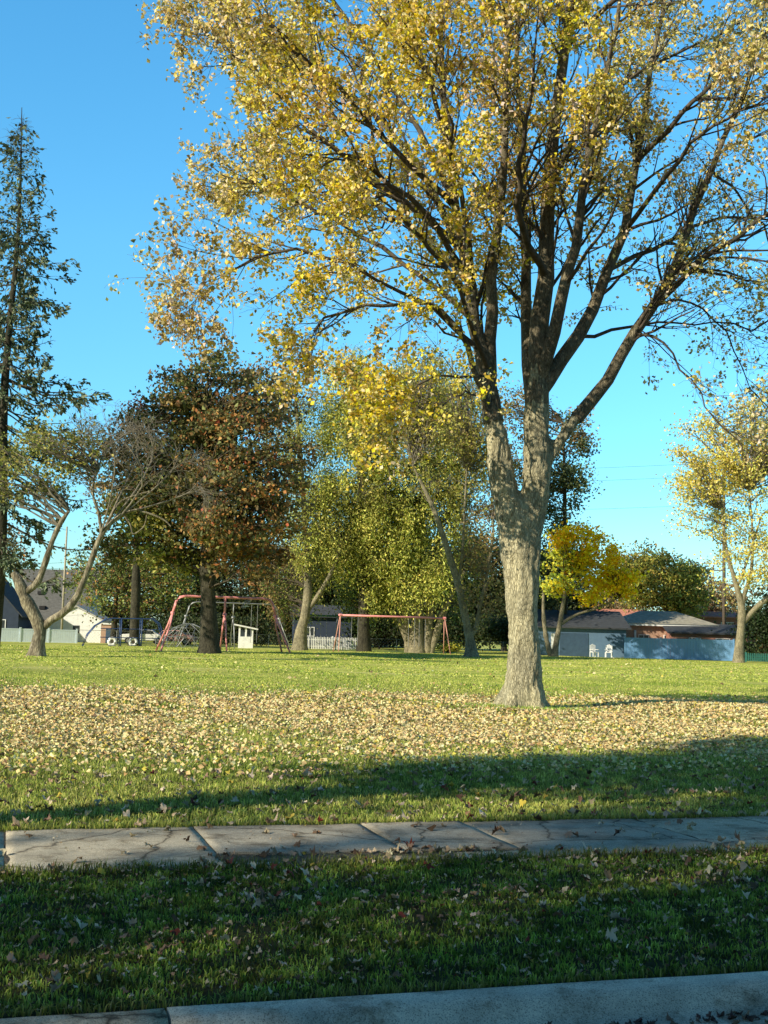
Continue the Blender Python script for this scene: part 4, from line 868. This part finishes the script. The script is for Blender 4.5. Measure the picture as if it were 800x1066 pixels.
for px, lab in ((117, 'round white ring standing on edge, left one under the blue climber'), (139, 'round white ring standing on edge, right one under the blue climber')):
    t = base_thing('playground_ring', lab, 'ring', px, 101, rz=.3)
    mb = MB(); K = 20
    mb.tube([(.27 * math.cos(k * 2 * math.pi / K), 0, .36 + .27 * math.sin(k * 2 * math.pi / K)) for k in range(K + 1)], .12, 10, cap=False).build('ring', M_white, t, smooth=True)
    MB().box(-.3, .3, -.15, .15, -.05, .07).build('foot', M_grey, t, bevel=.01)
# kiosk
t = base_thing('kiosk', 'small white lifeguard-like booth with slanted roof under the red swing beam', 'booth', 256, 109, rz=YAW - .15)
t['label'] = 'small white booth with slanted roof and window openings under the red swing beam'
w = .62
MB().box(-w, w, -w, w, -.05, 1.0).build('base', M_white, t)
for sx in (-1, 0, 1):
    for sy in (-1, 1): MB().box(sx * w * .9 - .06, sx * w * .9 + .06, sy * w * .9 - .06, sy * w * .9 + .06, 1.0, 1.75 + (.12 if sx < 0 else 0 if sx == 0 else -.12)).build('post', M_white, t)
MB().quadset([(-w - .45, -w - .25, 1.98), (w + .4, -w - .25, 1.6), (w + .4, w + .25, 1.6), (-w - .45, w + .25, 1.98), (-w - .45, -w - .25, 2.1), (w + .4, -w - .25, 1.72), (w + .4, w + .25, 1.72), (-w - .45, w + .25, 2.1)],
             [(3, 2, 1, 0), (4, 5, 6, 7), (0, 1, 5, 4), (1, 2, 6, 5), (2, 3, 7, 6), (3, 0, 4, 7)]).build('roof', M_white, t)
MB().box(-w * .8, w * .8, w * .82, w * .86, 1.0, 1.6).build('window', M_glass, t)

# ---------------------------------------------------------------- fences
def pts_fence(name, label, pa, pb, Y_a, Y_b, h, mat, style, cat='fence', post_step=2.4):
    a = at(pa, 665, Y_a); b = at(pb, 665, Y_b); d = b - a; L = math.hypot(d[0], d[1]); rz = math.atan2(d[1], d[0])
    t = thing(name, label, cat, (a[0], a[1], 0), rz)
    n = int(L / post_step); st = L / n
    if style == 'panel':
        for k in range(n):
            mb = MB(); x0, x1 = k * st + .07, (k + 1) * st - .07; m = 12
            for j in range(m):
                xa_ = x0 + (x1 - x0) * j / m; mb.box(xa_ + .004, xa_ + (x1 - x0) / m - .004, -.02, .02, .05, h - .06)
            mb.box(x0, x1, -.035, .035, h - .16, h - .05).box(x0, x1, -.035, .035, .03, .13); mb.build('panel', mat, t)
        for k in range(n + 1): MB().box(k * st - .065, k * st + .065, -.065, .065, -.05, h).box(k * st - .085, k * st + .085, -.085, .085, h, h + .05).build('post', mat, t)
    elif style == 'picket':
        mb = MB()
        m = int(L / .16)
        for j in range(m): x = j * .16; mb.box(x, x + .085, -.02, .02, .05, h * (1 - .03 * (j % 2)))
        mb.box(0, L, .02, .06, .25, .34).box(0, L, .02, .06, h - .3, h - .2); mb.build('pickets', mat, t)
        for k in range(n + 1): MB().box(k * st - .06, k * st + .06, .06, .16, -.05, h + .08).build('post', mat, t)
    else:
        for k in range(n + 1): MB().tube([(k * st, 0, -.05), (k * st, 0, h + .03)], .03, 6).build('post', mat, t)
        MB().tube([(0, 0, h), (L, 0, h)], .022, 6).build('top_rail', mat, t)
        mb = MB(); g = .28
        for j in range(int(L / g)):
            x = j * g
            for q in (-1, 1):
                x2 = x + q * h
                if 0 <= x2 <= L: mb.tube([(x, 0, 0), (x2, 0, h)], .004, 3, cap=False)
        mb.build('wire_mesh', mat, t)
    return t
pts_fence('panel_fence', 'pale bluish white panel fence behind the crooked tree', -40, 80, 106, 110, 1.25, M_fencew, 'panel')
pts_fence('chain_link_fence', 'grey chain link fence running behind the playground', 80, 318, 110.5, 117, 1.2, M_grey, 'chain', post_step=3.)
pts_fence('picket_fence', 'low white picket fence between pale trunk and grey trunk', 319, 374, 112, 113, 1.15, M_white, 'picket')
pts_fence('chain_link_fence', 'grey chain link fence behind the willow trunks', 375, 560, 113.2, 118, 1.1, M_grey, 'chain', post_step=3.)
pts_fence('panel_fence', 'long panel fence with blue shade in its colour, in front of the brick house', 651, 764, 108, 106.5, 1.85, M_fenceb, 'panel')
pts_fence('low_fence', 'low dark fence right of the pale stemmed tree', 777, 850, 105, 105, .75, M_green, 'picket')

# ---------------------------------------------------------------- houses
def wall_gable(mb, x0, x1, y0, y1, z1, zr, axis):
    mb.box(x0, x1, y0, y1, -.1, z1)
    if axis == 'y':
        xm = (x0 + x1) / 2
        mb.quadset([(x0, y0, z1), (x1, y0, z1), (xm, y0, zr), (x0, y1, z1), (x1, y1, z1), (xm, y1, zr)], [(0, 1, 2), (5, 4, 3), (0, 2, 5, 3), (1, 4, 5, 2)])
    else:
        ym = (y0 + y1) / 2
        mb.quadset([(x0, y0, z1), (x0, y1, z1), (x0, ym, zr), (x1, y0, z1), (x1, y1, z1), (x1, ym, zr)], [(0, 1, 2), (5, 4, 3), (0, 2, 5, 3), (1, 4, 5, 2)])
    return mb
def window(t, x, z, w, h, y, mat=None):
    f = MB().box(x - w / 2 - .07, x + w / 2 + .07, y - .06, y - .003, z - .07, z).box(x - w / 2 - .07, x + w / 2 + .07, y - .06, y - .003, z + h, z + h + .07).box(x - w / 2 - .07, x - w / 2, y - .06, y - .003, z, z + h).box(x + w / 2, x + w / 2 + .07, y - .06, y - .003, z, z + h).box(x - .025, x + .025, y - .05, y - .003, z, z + h).build('window', M_white, t)
    MB().box(x - w / 2, x + w / 2, y - .03, y - .004, z, z + h).build('pane', M_glass, f)
def house(name, label, px, Y, x0, x1, dep, ze, zr, axis, wall, roof, cat='house', rz=YAW, wins=(), ov=.4):
    t = base_thing(name, label, cat, px, Y, rz)
    mb = wall_gable(MB(), x0, x1, 0, dep, ze - .02, zr - .05, 'x' if axis == 'x' else 'y'); mb.build('wall', wall, t)
    MB().gable(x0, x1, 0, dep, ze, zr, ov, .14, axis).build('roof', roof, t)
    for x, z, w, h in wins: window(t, x, z, w, h, 0)
    return t
h2 = house('house', 'white walled house with large steep grey shingle roof behind the crooked tree', 62, 124, -5.0, 2.4, 9, 2.35, 7.2, 'x', M_white, M_roof_grey, rz=.02, wins=[(-3.5, .9, 1., 1.)], ov=.35)
for x, z in ((-3.4, 6.1), (-2.6, 4.7), (-2., 3.2), (.9, 6.3)):
    yy = (z - 2.35) / (7.2 - 2.35) * 4.5; MB().box(x - .28, x + .28, yy - .35, yy + .1, z - .05, z + .28).build('roof_vent', M_black, h2)
MB().box(-4.6, -4.0, -.16, -.005, -.05, 2.3).build('corner_pillar', M_brick_tan, h2)
h = house('garage', 'white gabled garage left of the blue climber', 79, 117, -2.55, 2.4, 6, 2.1, 3.35, 'y', M_white, M_roof_pale, cat='garage', rz=.05, ov=.15)
MB().box(-.3, .3, -.03, -.004, .9, 1.6).build('window', M_glass, h)
house('house', 'dark house with navy roof cut by the left edge', -12, 112, -3.5, 2.55, 8, 2.6, 5.9, 'y', M_navy_shade, M_roof_dark, rz=.1, wins=[(-1., .9, 1.2, 1.), (1., .9, .8, 1.)])
house('shed', 'shed seen behind the green swing beam, its shade coloured dark blue', 335, 124, -2.8, 3.0, 5, 3.2, 4.2, 'x', M_navy_shade, M_roof_dark, cat='shed', rz=.1, wins=[(-1.2, 1.2, .8, .8)])  # navy walls carry the shade this building stands in
h = house('house', 'blue-grey sided low house behind the golden tree', 608, 113, -4.2, 3.9, 8, 2.65, 4.1, 'x', M_bluegrey, M_roof_dark, rz=.06)  # siding colour also holds the blue of its shaded front
MB().box(-2.2, .4, -.05, -.004, 0, 2.1).build('garage_door', M_door, h)
MB().box(-3.0, -2.5, -.06, -.004, 0, 2.).build('door', M_white, h)
for px, lab, hh in ((619, 'white upright garden chair left of its twin by the blue-grey house', .9), (634, 'white upright garden chair right of its twin by the blue-grey house', .9)):
    t = base_thing('garden_chair', lab, 'chair', px, 111.3, rz=.4 if px < 625 else -.3)
    MB().box(-.3, .3, -.28, .28, .4, .45).build('seat', M_white, t, bevel=.01)
    mb = MB()
    for k in range(5): mb.box(-.28 + k * .12, -.2 + k * .12, .25, .29, .45, 1.15 - abs(k - 2) * .05)
    mb.build('backrest', M_white, t)
    for sx in (-.27, .27):
        for sy in (-.25, .25): MB().box(sx - .03, sx + .03, sy - .03, sy + .03, 0, .4).build('leg', M_white, t)
        MB().box(sx - .05, sx + .05, -.3, .28, .64, .67).build('armrest', M_white, t)
house('house', 'house with sunlit pinkish red roof behind the golden tree', 640, 136, -3.4, 2.9, 8, 3.1, 4.9, 'x', M_brick_tan, M_roof_pink, rz=-.25)
# hip roofed house
t = base_thing('house', 'brick house with tan hip roof and pale eaves behind the blue fence', 'house', 696, 120, rz=.03)
MB().box(-4.2, 4.2, 0, 8, -.1, 3.0).build('wall', M_brick_tan, t)
MB().box(-4.75, 4.75, -.55, 8.5, 3.0, 3.22).build('eaves', M_white, t)
e0, e1, yy0, yy1 = -4.85, 4.85, -.65, 8.6
MB().quadset([(e0, yy0, 3.223), (e1, yy0, 3.223), (e1, yy1, 3.223), (e0, yy1, 3.223), (-1.8, 4, 4.55), (1.8, 4, 4.55)], [(0, 1, 5, 4), (1, 2, 5), (2, 3, 4, 5), (3, 0, 4), (3, 2, 1, 0)]).build('roof', M_roof_tan, t)
for x in (-3.4,): MB().box(x, x + .18, -.45, -.27, 0, 2.55).build('porch_post', M_white, t)
for x, w in ((-2.4, .9), (.3, 1.4), (2.8, 1.4)): window(t, x, 1.0, w, 1.1, 0)
h = house('house', 'low dark roofed house wing right of the hip roofed house', 746, 117, -4.2, 2.9, 7, 2.4, 3.2, 'x', M_brick, M_roof_dark, rz=-.05, wins=[(-2, 1., 1., .9), (.6, 1., 1.2, .9)])
h = house('house', 'orange-red brick house with square chimney far behind the dark roofs', 750, 139, -3.2, 4.0, 7, 4.4, 5.0, 'x', M_brick, M_roof_pink, rz=0., wins=[(.8, 2.8, 1.3, 1.), (3., 2.8, 1., 1.)])
MB().box(-3.0, -1.9, .4, 1.3, 4.3, 6.6).box(-3.1, -1.8, .3, 1.4, 6.6, 6.75).box(-2.7, -2.2, .6, 1.1, 6.75, 7.1).build('chimney', M_brick_tan, h)

# small brick pillar / shed behind the climber
t = base_thing('brick_shed', 'small orange brick shed with flat roof behind the blue climber', 'shed', 113, 113.5, rz=.05)
MB().box(-.7, .7, 0, 1.2, -.05, 1.75).build('wall', M_brick_tan, t); MB().box(-.82, .82, -.12, 1.32, 1.75, 1.88).build('roof', M_white, t); MB().box(-.25, .25, -.03, -.004, 0, 1.4).build('door', M_door, t)
# parked cars behind the fence
def car(label, px, Y, rz, mat):
    t = base_thing('parked_car', label, 'car', px, Y, rz, 'cars parked beyond the playground fence')
    pr = [(-2.2, .35), (-2.25, .75), (-1.95, .9), (-1.3, .95), (-.8, 1.38), (.75, 1.40), (1.35, .98), (2.05, .85), (2.25, .6), (2.2, .35)]
    n = len(pr); vs = [(x, -.85 + (.1 if z > 1.2 else 0), z) for x, z in pr] + [(x, .85 - (.1 if z > 1.2 else 0), z) for x, z in pr]
    MB().quadset(vs, [tuple(range(n))[::-1], tuple(range(n, 2 * n))] + [(i, (i + 1) % n, n + (i + 1) % n, n + i) for i in range(n)]).build('body', mat, t, bevel=.04)
    MB().quadset([(-1.15, -.875, .98), (1.1, -.875, .98), (.7, -.795, 1.32), (-.75, -.795, 1.32)], [(0, 1, 2, 3)]).quadset([(-1.15, .875, .98), (1.1, .875, .98), (.7, .795, 1.32), (-.75, .795, 1.32)], [(0, 1, 2, 3)]).build('side_window', M_glass, t)
    for x in (-1.4, 1.4):
        for y in (-.8, .8):
            w = MB().tube([(x, y - .1, .32), (x, y + .1, .32)], .32, 16).build('wheel', M_black, t); MB().tube([(x, y - .115, .32), (x, y + .115, .32)], .18, 12).build('rim', M_grey, w)
car('white car parked beyond the fence, seen under the blue climber', 150, 119, .1, M_white)
car('faded pink car parked beyond the fence behind the left legs of the red swing set', 180, 121, -.05, M_palered)

# ---------------------------------------------------------------- poles and wires
def pole(label, px, Y, py_top, r, mat, arm=True, dx=0.):
    c = at(px, 665, Y); top = at(px, py_top, Y)[2]
    t = thing('utility_pole', label, 'utility pole', (c[0], c[1], 0))
    MB().tube([(0, 0, -.1), (0, 0, top)], [r, r * .7], 10).build('post', mat, t, smooth=True)
    if arm:
        MB().box(-1.2, 1.2, -.06, .06, top - .5, top - .38).build('crossarm', M_wood, t)
        for x in (-1.1, -.5, .5, 1.1): MB().tube([(x, 0, top - .38), (x, 0, top - .2)], .05, 6).build('insulator', M_grey, t)
    return np.array([c[0], c[1], top])
p1 = pole('pale slim utility pole in front of the white garage', 64, 113, 548, .11, M_palewood, False)
p2 = pole('distant pale utility pole with crossarm between the chimney and right edge tree', 743, 150, 590, .14, M_palewood)
p3 = pole('thick dark utility pole left of the right edge tree', 754, 122, 480, .19, M_wood)
def wires(label, a, b, offs, r=.012, sag=.8):
    t = obj('power_line', None, label=label, cat='power line')
    for o in offs:
        pts = [a * (1 - s) + b * s + np.array([0, 0, o - sag * 4 * s * (1 - s)]) for s in np.linspace(0, 1, 17)]
        MB().tube(pts, r, 4, cap=False).build('wire', M_black, t)
wires('thin dark wires running left from the pale slim pole', p1 + np.array([0, 0, -3.8]), p1 + np.array([-34, -4, -3.6]), (0, .5))
wires('thin wires crossing the sky gap to the thick dark pole', p3 + np.array([0, 0, -.1]), p3 + np.array([-60, 14, -.2]), (0, -1.3, -4.2), .011)

# ---------------------------------------------------------------- light
az = math.atan2(-SUN_D[0], -SUN_D[1])     # compass direction of the sun (from +Y, clockwise)
sun = bpy.data.lights.new('sun', 'SUN'); sun.energy = 5.0; sun.angle = R(.53); sun.color = (1.25, 1.13, .87)
so = bpy.data.objects.new('sun', sun); COL.objects.link(so)
sd = Vector((-SUN_D[0] * math.cos(SUN_E), -SUN_D[1] * math.cos(SUN_E), math.sin(SUN_E))).normalized()
so.rotation_euler = sd.to_track_quat('Z', 'Y').to_euler()
w = bpy.data.worlds.new('World'); S.world = w; w.use_nodes = True; nt = w.node_tree; nt.nodes.clear()
sky = nt.nodes.new('ShaderNodeTexSky'); sky.sky_type = 'NISHITA'; sky.sun_disc = False; sky.sun_elevation = SUN_E; sky.sun_rotation = az
sky.air_density = 1.; sky.dust_density = .3; sky.ozone_density = 2.
hs = nt.nodes.new('ShaderNodeHueSaturation'); hs.inputs['Saturation'].default_value = 1.25; hs.inputs['Hue'].default_value = .478; hs.inputs['Value'].default_value = 1.55
bg = nt.nodes.new('ShaderNodeBackground'); bg.inputs[1].default_value = .15
wo = nt.nodes.new('ShaderNodeOutputWorld'); nt.links.new(sky.outputs[0], hs.inputs['Color']); 
tc = nt.nodes.new('ShaderNodeTexCoord'); sx = nt.nodes.new('ShaderNodeSeparateXYZ'); nt.links.new(tc.outputs['Generated'], sx.inputs[0])
gr = ramp(nt, sx.outputs[2], [(0., (.44, .70, .86)), (.12, (.52, .80, .95)), (.3, (.78, 1., 1.12)), (.47, (.80, 1.05, 1.22)), (.62, (.45, .55, .66)), (.9, (.25, .32, .42))])
sg = nt.nodes.new('ShaderNodeMapRange'); nt.links.new(sx.outputs[1], sg.inputs[0]); sg.inputs[1].default_value = .35; sg.inputs[2].default_value = -.5; sg.inputs[3].default_value = 1.; sg.inputs[4].default_value = .38
m9 = nt.nodes.new('ShaderNodeVectorMath'); m9.operation = 'SCALE'; nt.links.new(gr, m9.inputs[0]); nt.links.new(sg.outputs[0], m9.inputs['Scale']); gr = m9.outputs[0]
mu = nt.nodes.new('ShaderNodeMix'); mu.data_type = 'RGBA'; mu.blend_type = 'MULTIPLY'; mu.inputs[0].default_value = 1
nt.links.new(hs.outputs[0], mu.inputs[6]); nt.links.new(gr, mu.inputs[7]); nt.links.new(mu.outputs[2], bg.inputs[0]); nt.links.new(bg.outputs[0], wo.inputs[0])
S.view_settings.view_transform = 'Standard'; S.view_settings.look = 'None'; S.view_settings.exposure = 0; S.view_settings.gamma = 1
S.cycles.max_bounces = 6; S.cycles.diffuse_bounces = 3; S.cycles.transmission_bounces = 3; S.cycles.transparent_max_bounces = 4
